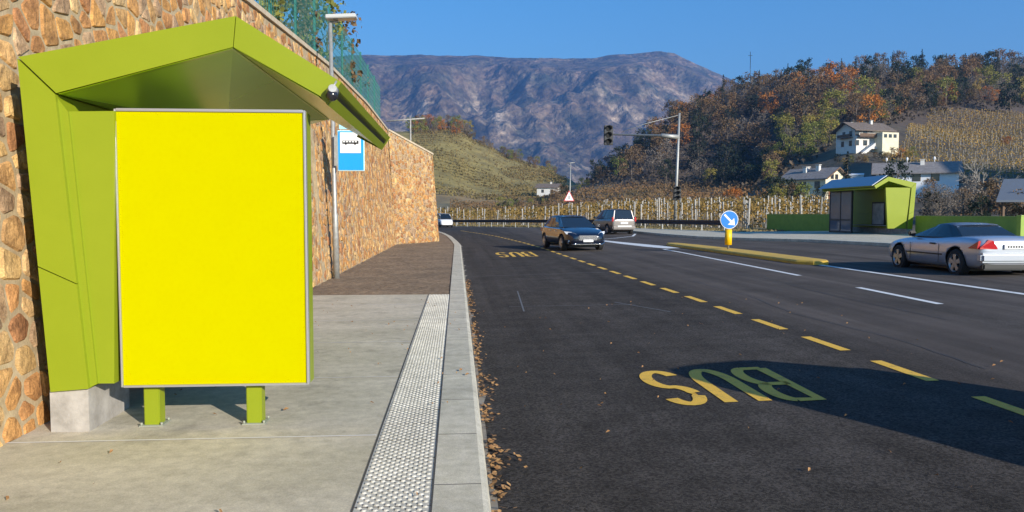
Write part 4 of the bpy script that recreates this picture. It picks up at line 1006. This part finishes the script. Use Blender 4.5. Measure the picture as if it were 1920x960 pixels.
def balc(root, hx, hy, f='g', u0=-3, u1=3, z=2.7, m=wood):
    bm = B()
    if f == 'g':
        box(bm, hx + .01, hx + 1.2, u0, u1, z - .15, z); box(bm, hx + 1.12, hx + 1.2, u0, u1, z + .1, z + .95)
    else:
        box(bm, u0, u1, -hy - 1.2, -hy - .01, z - .15, z); box(bm, u0, u1, -hy - 1.2, -hy - 1.12, z + .1, z + .95)
    obj('balcony', bm, m, root)
def ex1(root, hx, hy):
    bm = B(); box(bm, hx + .01, hx + .25, -2.6, 2.2, 0.0, 2.0); obj('terracotta_panel', bm, tilem, root)
house('cream_house', 'cream gabled house with grey roof left of the far shelter roof', 1526, 358, 150, math.radians(-58), 9.5, 7.2, 4.0, 5.9, plaster_c, roof_g,
      [('g', -1.4, 3.9, .9, .8), ('g', .1, 3.9, .9, .8), ('l', -3, 2.2, 1, 1.1), ('l', 0, 2.2, 1, 1.1), ('l', 3, 2.2, 1, 1.1), ('l', -1.5, .2, 1, 1.1)], [(-1, -1.5, 1.1), (1.5, -1.0, 1.2), (-2, .8, .9)], ex1)
def ex3(root, hx, hy):
    balc(root, hx, hy, 'l', -5.5, .5, 3.0); bm = B(); box(bm, -hx - 1.2, -hx - .01, -3, 2.5, 2.85, 3.0); box(bm, -hx - 1.2, -hx - 1.12, -3, 2.5, 3.1, 3.95); obj('balcony', bm, wood, root)
    bm = B(); prism(bm, [(hx - 8.2, -hy - .02, -.5), (hx - 8.2, -hy - 1.4, -.5), (hx - 8.2, -hy - 1.4, 0), (hx - 8.2, -hy - .02, .4)], (3, 0, 0)); 
    prism(bm, [(-6.5, -hy - 2.2, -2.5), (-1.0, -hy - 2.2, 1.2), (-1.0, -hy - 2.2, .3), (-5.0, -hy - 2.2, -2.5)], (0, 1.2, 0)); obj('stair', bm, plaster, root)
    bm = B(); box(bm, hx - 5.5, hx - .02, -hy - 3.4, -hy - .02, -3, 4.1); obj('side_wing', bm, plaster_c, root)
    for i in range(3): bm = B(); box(bm, hx - 5 + i * 1.6, hx - 4 + i * 1.6, -hy - 3.46, -hy - 3.39, 2.6, 3.6); obj('window', bm, winm, root)
house('farmhouse', 'white farmhouse with a broad brown roof below the orange tree on the hill', 1618, 258, 222, math.radians(10), 11.5, 9, 5.2, 7.4, plaster, roof_b,
      [('l', -5.5, 3.4, 1.2, 1.6), ('l', -2.8, 3.4, 1.2, 1.6), ('l', -5.5, .6, 1.2, 1.4), ('l', -2.8, .6, 1.2, 1.4), ('h', -2, 3.4, 1.1, 1.4), ('h', 1, 3.4, 1.1, 1.4), ('h', -2, .6, 1.1, 1.4), ('h', 1.5, .6, 1.1, 1.4)], [(2, -.8, 1.1), (-3, 1.5, 1.0)], ex3, over=1.2)
def ex2(root, hx, hy):
    balc(root, hx, hy, 'g', -3.5, 2.5, 2.6)
    for cx in (-5, -1.5, 3):
        bm = B(); tube(bm, [(cx, 0, 5), (cx, 0, 7.2)], .05, 5); bmesh.ops.create_uvsphere(bm, u_segments=10, v_segments=6, radius=.35, matrix=Matrix.Translation((cx, 0, 7.0)) @ Matrix.Diagonal((.6, .6, 1, 1))); obj('antenna', bm, white, root)
house('pale_house', 'long pale blue-white house in the shade with a grey roof behind the far shelter', 1716, 366, 140, math.radians(-30), 13.5, 9, 4.2, 6.1, plaster_b, roof_g,
      [('g', -2.2, 3.0, 1.6, 1.3), ('g', 1.8, 3.0, 1.6, 1.3), ('l', 3, 2.7, 1.2, 1.2), ('l', 0, 2.7, 1.2, 1.2), ('g', -2, .4, 1.4, 1.2)], [(1, -1.2, 1.0)], ex2)
house('valley_house', 'tiny white house at the foot of the grassy knoll', 1029, 356, 330, math.radians(-20), 9, 6, 3.2, 4.6, plaster, roof_b, [('l', -2, 1, 1, 1.2), ('l', 2, 1, 1, 1.2)], [(1, 0, .8)])
house('white_outbuilding', 'small white round-edged outbuilding right of the cream house', 1603, 345, 158, math.radians(-30), 3.2, 2.4, 3.0, 3.2, plaster, white, [('l', 0, 1.5, .8, .6)], over=.15, cat='outbuilding')
e = atY(1897, 384, 62)
cp_ = thing('carport', (e.x, e.y, rz(25)), 'grey blue carport roof at the right edge behind the green wall', 'carport')
bm = B(); e0 = atY(1868, 379, 60); prism(bm, [(e0.x, 60, e0.z), (e0.x + 12, 56, e0.z), (e0.x + 12, 63, e0.z + 2.0), (e0.x + 5, 66, e0.z + 2.0)], (0, 0, .16)); obj('roof', bm, mat('slate blue sheet', (.11, .13, .16), rough=.8), cp_)
for dx, yy in ((.8, 60.3), (6, 59.2), (3, 65), (11, 57)):
    bm = B(); box(bm, e0.x + dx, e0.x + dx + .18, yy, yy + .18, 0, e0.z + .2); obj('post', bm, wood, cp_)
# ------------------------------------------------------------------ vegetation
def leafquad(bm, c, s, rnd, up=.0):
    n_ = Vector((rnd.gauss(0, 1), rnd.gauss(0, 1), rnd.gauss(0, 1) + up)).normalized(); a = n_.orthogonal().normalized(); b = n_.cross(a); t = rnd.uniform(0, 6.28)
    a, b = a * math.cos(t) + b * math.sin(t), b * math.cos(t) - a * math.sin(t); s *= rnd.uniform(.6, 1.3)
    bm.faces.new([bm.verts.new(c + a * s * .5), bm.verts.new(c + b * s * .42), bm.verts.new(c - a * s * .5), bm.verts.new(c - b * s * .38)])
def mk_broad(seed, h, wd, n_cl=30, per=26, leaf=.55, sparse=1.0):
    rnd = random.Random(seed); bt = B(); bc = B()
    tube(bt, [(0, 0, -1), (.1, 0, h * .25), (rnd.uniform(-.3, .3), rnd.uniform(-.3, .3), h * .6), (0, 0, h * .85)], [h * .025, h * .02, h * .012, h * .004], 5, False)
    for i in range(n_cl):
        th = rnd.uniform(0, 6.28); zz = rnd.uniform(.22, .97); rr = wd * .5 * math.sqrt(max(0.05, 1 - ((zz - .55) / .48) ** 2)) * rnd.uniform(.45, 1.05)
        c = Vector((rr * math.cos(th), rr * math.sin(th), zz * h))
        if i % 2 == 0: tube(bt, [(0, 0, max(h * .2, c.z * .55)), c * .55 + Vector((0, 0, c.z * .25)), c], [h * .008, h * .005, .015], 3, False)
        R_ = rnd.uniform(.09, .15) * wd
        for k in range(int(per * sparse)):
            d = Vector((rnd.gauss(0, 1), rnd.gauss(0, 1), rnd.gauss(0, .8))).normalized() * R_ * rnd.random() ** .4 * 1.25
            leafquad(bc, c + d, leaf, rnd)
    return bt, bc
def mk_conifer(seed, h, wd):
    rnd = random.Random(seed); bt = B(); bc = B(); tube(bt, [(0, 0, -1), (0, 0, h * .5), (0, 0, h * .98)], [h * .018, h * .012, .02], 5, False)
    L_ = 15
    for i in range(L_):
        t = i / (L_ - 1); z = h * (.14 + .84 * t); R_ = wd * .5 * (1 - t) ** .8 + .15
        nb = int(9 - 4 * t)
        for k in range(nb):
            a = rnd.uniform(0, 6.28); rr = R_ * rnd.uniform(.7, 1.1); 
            for q in range(7):
                s = (q + .5) / 7; c = Vector((math.cos(a) * rr * s, math.sin(a) * rr * s, z - rr * .35 * s + rnd.uniform(-.2, .2)))
                leafquad(bc, c, .62 * (1.15 - .5 * s), rnd, .8)
    return bt, bc
def mk_bare(seed, h, wd, depth=5):
    rnd = random.Random(seed); bt = B(); bc = B()
    def grow(p, d, L_, r_, k):
        e_ = p + d * L_; tgt = bt if k >= depth - 1 else bc
        tube(tgt, [p, e_], [r_, r_ * .65], 5 if k >= depth - 1 else 3, False)
        if k == 0: return
        for i in range(rnd.choice((3, 3, 4))):
            nd_ = (d + Vector((rnd.gauss(0, .5), rnd.gauss(0, .5), rnd.gauss(.05, .3))) * (wd / h * 1.3)).normalized(); grow(e_ - d * L_ * rnd.uniform(0, .3), nd_, L_ * rnd.uniform(.6, .85), r_ * .58, k - 1)
    grow(Vector((0, 0, -.5)), Vector((0, 0, 1)), h * .28, h * .022, depth)
    return bt, bc
PROTO = {}
def proto(kind, maker, leafm, variants):
    L_ = []
    for v in range(variants):
        bt, bc = maker(v); mt, mc = bpy.data.meshes.new('trunk'), bpy.data.meshes.new('crown'); bt.to_mesh(mt); bc.to_mesh(mc); bt.free(); bc.free(); mt.materials.append(bark); mc.materials.append(leafm); L_.append((mt, mc))
    PROTO[kind] = L_
for k_ in ('orange', 'brown', 'olive', 'yellow'): proto(k_, lambda v: mk_broad(v * 7 + len(k_), 11, 9.5, 32, 26, .62), leaf_mats[k_], 3)
proto('grey', lambda v: mk_broad(90 + v, 10, 9.5, 40, 24, .40, .9), leaf_mats['grey'], 3)
proto('darkleaf', lambda v: mk_broad(70 + v, 11, 8.5, 36, 30, .58), leaf_mats['dark'], 3)
proto('conifer', lambda v: mk_conifer(30 + v, 14, 5.5), leaf_mats['dark'], 3)
proto('bare', lambda v: mk_bare(50 + v, 10, 9), mat('pale twigs', (.30, .27, .23), (.40, .36, .31), 3, .9), 2)
NAMES = {'orange': 'orange_tree', 'brown': 'brown_tree', 'olive': 'olive_green_tree', 'yellow': 'yellow_tree', 'grey': 'leafless_tree', 'darkleaf': 'evergreen_tree', 'conifer': 'conifer', 'bare': 'bare_tree'}
def tree(kind, p, s, label, group=None, sz=None, cat='tree'):
    r_ = bpy.data.objects.new(NAMES[kind], None); COL.objects.link(r_); r_.location = p; r_.rotation_euler = (0, 0, random.uniform(0, 6.28)); r_.scale = (s, s, sz or s)
    tag(r_, label, cat, group); mt, mc = random.choice(PROTO[kind])
    for nm, me in (('trunk', mt), ('crown', mc)): o = bpy.data.objects.new(nm, me); COL.objects.link(o); o.parent = r_
    return r_
LOW = [(1100, 341), (1300, 346), (1400, 352), (1440, 350), (1480, 315), (1530, 292), (1556, 276), (1575, 222), (1660, 231), (1720, 217), (1800, 197), (1990, 196)]
TOP = [(1090, 338), (1105, 318), (1120, 292), (1160, 268), (1200, 245), (1240, 212), (1260, 190), (1290, 163), (1350, 143), (1400, 126), (1500, 106), (1600, 98), (1700, 94), (1800, 86), (1990, 84)]
rnd = random.Random(5); spots = []; tries = 0
while len(spots) < 292 and tries < 60000:
    tries += 1; px = rnd.uniform(1098, 1985); Y = rnd.uniform(175, 455); X = math.tan(px_ang(px)) * Y; z = tz(X, Y)
    qx, qy = pj((X, Y, z)); 
    if qy > interp(LOW, qx) or Y < 175: continue
    tipy = qy - 11 / Y * F
    if tipy < interp(TOP, qx) - 14: continue
    rr = 7.4 if Y < 300 else 9.9
    if any((X - a) ** 2 + (Y - b) ** 2 < rr * rr for a, b, _, _, _ in spots): continue
    spots.append((X, Y, z, qx, tipy))
hill_g = 'autumn trees on the wooded hill'
for X, Y, z, qx, ty in spots:
    t = interp(TOP, qx); fr = (ty - t) / max(20, interp(LOW, qx) - 30 - t); u = rnd.random()
    sky_ = ty < t + 14
    if sky_ and qx > 1290: kind = 'conifer' if u < .5 else ('darkleaf' if u < .62 else ('brown' if u < .85 else 'bare'))
    elif qx < 1290 and fr < .35: kind = 'orange' if (u < .25 and qx > 1230) else ('darkleaf' if u < .5 else 'conifer' if u < .6 else 'brown')
    elif qx < 1440 and fr > .62: kind = 'darkleaf' if u < .7 else ('olive' if u < .8 else 'grey')
    elif 1270 < qx < 1640 and fr < .52: kind = 'orange' if u < .30 else ('brown' if u < .66 else ('grey' if u < .82 else 'darkleaf'))
    elif qx < 1440: kind = 'grey' if u < .55 else ('brown' if u < .8 else ('olive' if u < .9 else 'darkleaf'))
    elif qx < 1660: kind = 'olive' if u < .6 else ('brown' if u < .8 else 'grey' if u < .92 else 'yellow')
    else: kind = 'darkleaf' if u < .26 else ('grey' if u < .5 else ('brown' if u < .84 else ('olive' if u < .94 else 'conifer')))
    s = rnd.uniform(.82, 1.22) if Y > 290 else rnd.uniform(.55, .8)
    if kind == 'conifer': s *= rnd.uniform(.65, 1.0)
    if sky_: s *= rnd.uniform(.6, 1.05)
    zone = 'along the skyline of the wooded hill' if sky_ else ('high on the wooded hillside' if fr < .4 else ('halfway up the wooded hillside' if fr < .7 else 'low on the wooded hillside'))
    part = ' behind the traffic light mast' if qx < 1340 else (' left of the white farmhouse' if qx < 1570 else ' above the hillside vineyard')
    word = NAMES[kind].replace('_', ' ')
    tree(kind, (X, Y, z - .4), s, word + ' ' + zone + part, hill_g)
# undergrowth between the trunks
bm = B(); rnd = random.Random(8); cnt = 0
while cnt < 26000:
    px = rnd.uniform(1098, 1985); Y = rnd.uniform(160, 450); X = math.tan(px_ang(px)) * Y; z = tz(X, Y); qx, qy = pj((X, Y, z)); cnt += 1
    if qy > interp(LOW, qx) + 8: continue
    leafquad(bm, Vector((X, Y, z + rnd.uniform(0, 2.6))), 1.3, rnd)
tag(obj('undergrowth', bm, mat('undergrowth leaves', (.05, .042, .03), (.15, .11, .07), .12, **LV)), 'tangled brown undergrowth beneath the trees of the wooded hill', 'undergrowth', kind='stuff')
def spot(px, py, Y): c = atY(px, py, Y); return Vector((c.x, c.y, tz(c.x, c.y) - .2))
t_ = tree('orange', spot(1630, 240, 262), .95, 'bright orange tree directly behind the white farmhouse roof', sz=1.0)
tree('yellow', spot(1830, 200, 345), .9, 'yellow leafed tree above the right end of the hillside vineyard')
tree('darkleaf', spot(1895, 196, 318), 1.25, 'large dark evergreen tree at the top right corner of the vineyard', sz=1.3)
tree('orange', spot(1885, 262, 240), .45, 'low rusty bush in the hillside vineyard near the right edge', sz=.3, cat='bush')
c = atY(1681, 346, 112); tree('darkleaf', (c.x, c.y, tz(c.x, c.y)), .50, 'dark bushy conifer rising behind the far shelter roof', sz=.62)
c = atY(1588, 360, 138); tree('conifer', (c.x, c.y, tz(c.x, c.y)), .62, 'slim dark cypress between the cream house and the white outbuilding')
c = atY(1850, 400, 82); tree('bare', (c.x, c.y, tz(c.x, c.y)), .82, 'spreading leafless tree right of the pale house').rotation_euler = (0, 0, 1)
for (px, Y, s, k_, lb) in [(1805, 70, .40, 'grey', 'brown twiggy bush behind the silver car roof'), (1770, 78, .34, 'grey', 'low twiggy bush beneath the pale house'), (1840, 74, .36, 'brown', 'russet bush below the leafless tree'), (1880, 66, .30, 'grey', 'twiggy bush beside the carport'), (1745, 72, .26, 'darkleaf', 'dark shrub just right of the far shelter'),
                           (1480, 118, .42, 'darkleaf', 'dark shrub below the cream house on its left'), (1505, 112, .34, 'olive', 'olive shrub below the cream house'), (1455, 125, .45, 'darkleaf', 'dark tree left of the cream house garden'), (1538, 116, .30, 'darkleaf', 'dark shrub in front of the cream house gable'), (1375, 128, .34, 'orange', 'small orange tree at the end of the dark wood edge'), (1570, 122, .30, 'darkleaf', 'dark shrub between the cream house and far shelter')]:
    X = math.tan(px_ang(px)) * Y; tree(k_, (X, Y, tz(X, Y)), s, lb, cat='shrub' if 'tree' not in lb else 'tree')
rnd = random.Random(33)
for i in range(34):
    px = rnd.uniform(1725, 1960); Y = rnd.uniform(60, 118); X = math.tan(px_ang(px)) * Y; k_ = rnd.choice(['grey', 'grey', 'brown', 'darkleaf', 'brown'])
    tree(k_, (X, Y, tz(X, Y) - .2), rnd.uniform(.2, .36), {'grey': 'twiggy leafless bush', 'brown': 'low brown bush', 'darkleaf': 'low dark bush'}[k_] + ' in the thicket between the green wall and the pale house', 'bushes in the thicket behind the green wall', cat='bush')
for i in range(9):
    px = rnd.uniform(1440, 1560); Y = rnd.uniform(112, 138); X = math.tan(px_ang(px)) * Y; k_ = rnd.choice(['olive', 'darkleaf', 'brown'])
    tree(k_, (X, Y, tz(X, Y) - .2), rnd.uniform(.22, .4), {'olive': 'olive garden bush', 'brown': 'brown garden bush', 'darkleaf': 'dark garden bush'}[k_] + ' below the cream house', 'garden bushes below the cream house', cat='bush')
for i in range(14):
    px = rnd.uniform(1548, 1720); py = rnd.uniform(268, 300); Y = 200 + rnd.uniform(0, 12); c = atY(px, py, Y); k_ = rnd.choice(['olive', 'brown', 'orange', 'yellow', 'darkleaf'])
    tree(k_, (c.x, Y, tz(c.x, Y) - .2), rnd.uniform(.16, .34), NAMES[k_].replace('_tree', '').replace('_', ' ') + ' bush on the slope below the white farmhouse', 'bushes below the white farmhouse', cat='bush')
for i in range(30):
    px = 1640 + i * 11.5 + rnd.uniform(-5, 5); lim = interp([(1640, 234), (1700, 215), (1760, 204), (1820, 197), (2000, 193)], px) - rnd.uniform(0, 7)
    for Y in range(215, 400, 2):
        X = math.tan(px_ang(px)) * Y
        if pj((X, Y, tz(X, Y)))[1] < lim: break
    k_ = rnd.choice(['brown', 'olive', 'grey', 'darkleaf', 'orange', 'brown', 'darkleaf'])
    tree(k_, (X, Y, tz(X, Y) - .3), rnd.uniform(.42, .85), NAMES[k_].replace('_', ' ') + ' in the row along the upper edge of the hillside vineyard', 'trees along the upper edge of the hillside vineyard')
# antenna on the ridge
c = atY(1407, 140, 430); c.z = tz(c.x, 430); an = thing('antenna_mast', c, 'thin antenna mast on the skyline of the wooded hill', 'mast')
bm = B(); tube(bm, [c, atY(1407, 97, 430)], .16, 5); tube(bm, [atY(1403, 104, 430), atY(1411, 104, 430)], .12, 4); obj('pole', bm, blackp, an)
# knoll on the left: trees along its crest
rnd = random.Random(12)
KN = [(790, 232), (850, 232), (900, 258), (960, 288), (1010, 303), (1060, 326)]
for i in range(52):
    px = rnd.uniform(770, 1062) if i < 40 else rnd.uniform(770, 880); Y = rnd.uniform(470, 515) if i < 40 else rnd.uniform(430, 500); X = math.tan(px_ang(px)) * Y
    k_ = rnd.choice(['orange', 'brown', 'brown', 'olive', 'grey', 'grey', 'olive']) if px < 920 else rnd.choice(['brown', 'olive', 'grey', 'brown'])
    s = rnd.uniform(.55, .95) if px < 900 else rnd.uniform(.35, .6)
    tree(k_, (X, Y, tz(X, Y) - .4), s, f"small {NAMES[k_].replace('_', ' ')} on the crest of the grassy knoll", 'trees on the crest of the grassy knoll')
for i in range(26):     # hedge line at the foot and the dark bank right of the gap
    px = rnd.uniform(930, 1105); Y = interp([(930, 230), (1105, 330)], px) + rnd.uniform(-14, 14); X = math.tan(px_ang(px)) * Y
    k_ = rnd.choice(['darkleaf', 'darkleaf', 'olive', 'brown']); tree(k_, (X, Y, tz(X, Y) - .3), rnd.uniform(.22, .42), f"low {NAMES[k_].replace('_', ' ')} in the hedge at the mouth of the valley", 'hedge trees at the mouth of the valley')
bm = B()
for i in range(15000):
    lvl = rnd.randint(0, 34); Y = 318 + lvl * 5.2 + rnd.gauss(0, .7); px = rnd.uniform(770, 1062); X = math.tan(px_ang(px)) * Y
    if noise.noise(Vector((X * .03, Y * .03, 2))) < -.12 and rnd.random() < .8: continue
    leafquad(bm, Vector((X, Y, tz(X, Y) + rnd.uniform(0, .8))), .9, rnd)
tag(obj('meadow_tufts', bm, mat('meadow tufts', (.19, .125, .05), (.25, .20, .075), .03, **LV)), 'terraced rows of dry tufts across the grassy knoll', 'grass', kind='stuff')
# shrubs on the terrace behind the fence
for (Y, dx, s, k_, lb) in [(13.5, -1.0, .16, 'brown', 'dry brown shrub pushing through the green fence near the lamp'), (16.5, -.9, .20, 'olive', 'olive creeper bush behind the green fence right of the lamp'), (21, -.9, .20, 'brown', 'tangled brown bush behind the middle of the green fence'),
                           (24, -.8, .26, 'olive', 'tall olive creeper bush behind the green fence above the lamp'), (28, -.8, .28, 'brown', 'brown bushy growth behind the green fence right of the lamp head'), (32, -.9, .2, 'grey', 'twiggy growth near the far end of the green fence'),
                           (28, -1.6, .16, 'grey', 'leafless shrub behind the far part of the green fence'), (47, -1.8, .22, 'brown', 'brown shrub beyond the end of the green fence'), (52, -2.8, .2, 'grey', 'grey shrub beneath the pale crossbar post'), (60, -1, .22, 'orange', 'rusty shrub at the end of the terrace')]:
    zt = wall_top(Y) + .1 if Y < 39 else 4.3; X = fbase(min(Y, 38)).x + dx if Y < 40 else -3.0 + dx
    o = tree(k_, (X, Y, zt - .2), s, lb, cat='shrub')
c0_ = atY(770, 275, 55); tp = thing('crossbar_post', (c0_.x, 55, 4.3), 'pale post with a long crossbar beyond the end of the stone wall', 'post')
bm = B(); tube(bm, [(c0_.x, 55, 4.2), (c0_.x, 55, atY(770, 224, 55).z)], .05, 6); obj('upright', bm, postm, tp)
bm = B(); tube(bm, [atY(724, 227, 55), atY(796, 222, 55)], .05, 6); obj('crossbar', bm, postm, tp)
# ------------------------------------------------------------------ vineyards
rnd = random.Random(21)
ORD = ['first', 'second', 'third', 'fourth', 'fifth', 'sixth', 'seventh', 'eighth', 'ninth', 'tenth', 'eleventh', 'twelfth', 'thirteenth', 'fourteenth', 'fifteenth', 'sixteenth', 'seventeenth', 'eighteenth', 'nineteenth', 'twentieth', 'twenty-first', 'twenty-second', 'twenty-third', 'twenty-fourth', 'twenty-fifth']
post_me = None; nposts = 0
bm = B(); bbox(bm, -.05, .05, -.05, .05, -.3, 2.35, .008); post_me = bpy.data.meshes.new('vineyard_post'); bm.to_mesh(post_me); bm.free(); post_me.materials.append(postm)
row_i = 0; Yr = 53.0
while Yr < 150 and row_i < 25:
    if Yr <= 100: x0 = interp(RAIL, Yr) + 3.0
    else: x0 = -10 - (Yr - 100) * .8
    x1 = min(math.tan(px_ang(1552 if Yr < 90 else 1540)) * Yr, 62)
    bm = B(); bs_ = B(); x = x0
    while x < x1:
        dens = 15 if Yr < 80 else 8
        for k in range(dens):
            zz = rnd.uniform(.1, 2.0) if rnd.random() < .75 else rnd.uniform(1.3, 2.4)
            leafquad(bm, Vector((x + rnd.uniform(0, .3), Yr + rnd.gauss(0, .16) + (x - x0) * .03, tz(x, Yr) + zz)), .20 if Yr < 80 else .28, rnd)
        if rnd.random() < .45: 
            zb_ = tz(x, Yr); face(bs_, [(x, Yr, zb_), (x + .05, Yr, zb_), (x + .07, Yr + .02, zb_ + .9), (x + .03, Yr, zb_ + .9)])
        x += .3
    if len(bm.faces) > 10:
        o = obj('vine_row', bm, vine_m, loc=Vector((x0, Yr, tz(x0, Yr)))); tag(o, ORD[row_i] + ' row of yellowing vines back from the guard rail', 'vine row', 'rows of vines beyond the guard rail'); row_i += 1
        tag(obj('vine_stems', bs_, bark, o), kind='stuff')
    else: bm.free(); bs_.free()
    x = x0 + rnd.uniform(0, 2); st_ = 1.9 if Yr < 75 else (3.0 if Yr < 110 else 4.2)
    while x < x1 and nposts < 290:
        p = bpy.data.objects.new('vineyard_post', post_me); COL.objects.link(p); p.location = (x, Yr + (x - x0) * .03 - .1, tz(x, Yr)); p.rotation_euler = (rnd.gauss(0, .03), rnd.gauss(0, .04), rnd.uniform(0, 1)); p.scale = (1, 1, rnd.uniform(.85, 1.12))
        tag(p, 'pale concrete post in the ' + ORD[row_i - 1] + ' vine row back from the guard rail', 'post', 'pale posts in the vineyard beyond the guard rail'); nposts += 1; x += st_ * rnd.uniform(.8, 1.2)
    Yr += 3.6 if Yr < 80 else 5.0
# farther vineyards and brushy rows up to the wood
bm = B()
for i in range(30):
    Y = 152 + i * 4.9; lo, hi = (830, 1500) if Y < 200 else (845, 1420)
    x, xe = math.tan(px_ang(lo)) * Y, math.tan(px_ang(hi)) * Y
    while x < xe:
        qx, qy = pj((x, Y, tz(x, Y)))
        if qx > 1100 and qy < 349 or rnd.random() < .12: x += .8; continue
        for k in range(3): leafquad(bm, Vector((x, Y + rnd.gauss(0, .3), tz(x, Y) + rnd.uniform(.3, 1.9))), .62, rnd)
        x += .55
tag(obj('distant_vines', bm, vine2_m), 'brown and reddish vine rows filling the valley floor below the wood', 'vineyard', kind='stuff')
bm = B(); bp_ = B()
for i in range(42):
    Y = 172 + i * 3.9
    x, xe = rnd.uniform(0, 1.5) + math.tan(px_ang(1650 if Y < 230 else (1672 if Y < 300 else 1700))) * Y, math.tan(px_ang(2050)) * Y; k = 0
    while x < xe:
        Yj = Y - (x - 90) * .12; z = tz(x, Yj); qx, qy = pj((x, Yj, z))
        if qy < interp([(1640, 232), (1700, 214), (1760, 203), (1820, 196), (2000, 192)], qx) or qy > 345: x += 1.1; k += 1; continue
        for q in range(12 if Y > 285 else 8): leafquad(bm, Vector((x + rnd.uniform(-.6, .6), Yj + rnd.gauss(0, .2), z + rnd.uniform(.5, 2.1))), .42, rnd)
        if (k + i * 7) % 3 == 0: box(bp_, x - .05, x + .05, Yj - .05, Yj + .05, z - .2, z + 2.0)
        x += 1.1; k += 1
tag(obj('hillside_vines', bm, mat('golden vine leaves', (.22, .16, .05), (.50, .31, .08), .12, contrast=(.35, .6), **LV)), 'terraced vine rows on the sunny slope right of the farmhouse', 'vineyard', kind='stuff')
tag(obj('hillside_vine_posts', bp_, mat('grey hill post', (.30, .27, .22), rough=.9)), 'rows of small pale posts in the hillside vineyard', 'vineyard posts', kind='stuff')
# verge grass beyond the rail and meadow tufts on the terrace edge
bm = B()
for i in range(9000):
    Y = rnd.uniform(48, 108); x = interp(RAIL, Y) + rnd.uniform(.5, 4.0) if Y < 104 else rnd.uniform(-14, -4); c = Vector((x, Y, tz(x, Y) + .12)); leafquad(bm, c, .22, rnd)
for i in range(5000):
    Y = rnd.uniform(5, 38); p = fbase(Y); leafquad(bm, Vector((p.x - rnd.uniform(.25, 1.8), Y, p.z + rnd.uniform(-.1, .15))), .12, rnd)
tag(obj('dry_grass', bm, mat('dry grass', (.20, .17, .08), (.33, .25, .12), 2, **LV)), 'dry yellow grass along the verge behind the guard rail', 'grass', kind='stuff')
# fallen leaves in the gutter and on the slabs
bm = B(); rnd = random.Random(3)
for i in range(1200):
    Y = 3.0 + 16 * rnd.random() ** 1.7; cl_ = noise.noise(Vector((Y * 1.3, 0, 7)))
    if cl_ < -.15 and rnd.random() < .8: continue
    x = xl(Y) + .015 + abs(rnd.gauss(0, .055)) * (1 + max(0, cl_) * 1.5); s = rnd.uniform(.012, .03); a = rnd.uniform(0, 6.28); z = .008 + rnd.uniform(0, .02)
    t1, t2 = rnd.uniform(-.4, .4), rnd.uniform(-.4, .4)
    face(bm, [(x + s * math.cos(a + q) * k, Y + s * math.sin(a + q) * k, z + s * (math.cos(a + q) * t1 + math.sin(a + q) * t2) + .008) for q, k in ((0, 1), (1.3, .6), (3.14, 1), (4.6, .6))])
for i in range(70):
    x, Y = rnd.uniform(-2.9, .1), rnd.uniform(3.2, 14); s = rnd.uniform(.008, .028); a = rnd.uniform(0, 6.28)
    face(bm, [(x + s * math.cos(a + q) * k, Y + s * math.sin(a + q) * k, .131 + .004 * q) for q, k in ((0, 1), (1.3, .5), (3.14, 1), (4.6, .5))])
for i in range(90):
    x, Y = rnd.uniform(.5, 6), rnd.uniform(3.2, 14); s = rnd.uniform(.008, .022); a = rnd.uniform(0, 6.28)
    face(bm, [(x + s * math.cos(a + q) * k, Y + s * math.sin(a + q) * k, rz(x) + .012 + .004 * q) for q, k in ((0, 1), (1.3, .5), (3.14, 1), (4.6, .5))])
tag(obj('fallen_leaves', bm, mat('dead leaves', (.22, .10, .035), (.42, .24, .09), 25, .8)), 'dry brown leaves blown along the foot of the kerb', 'leaves', kind='stuff')
# ------------------------------------------------------------------ air
bm = B(); box(bm, -9000, 9000, -300, 7500, -7, 1330)
hz = obj('haze', bm, []); hz['kind'] = 'stuff'; hz['label'] = 'thin blue autumn haze filling the valley'; hz['category'] = 'haze'
hm = bpy.data.materials.new('haze air'); hm.use_nodes = True; nt = hm.node_tree; nt.nodes.remove(nt.nodes['Principled BSDF'])
pv = nt.nodes.new('ShaderNodeVolumePrincipled'); pv.inputs['Density'].default_value = .00014; pv.inputs['Color'].default_value = (.20, .46, 1, 1); pv.inputs['Anisotropy'].default_value = .2
nt.links.new(pv.outputs[0], nt.nodes['Material Output'].inputs['Volume']); hz.data.materials.append(hm)
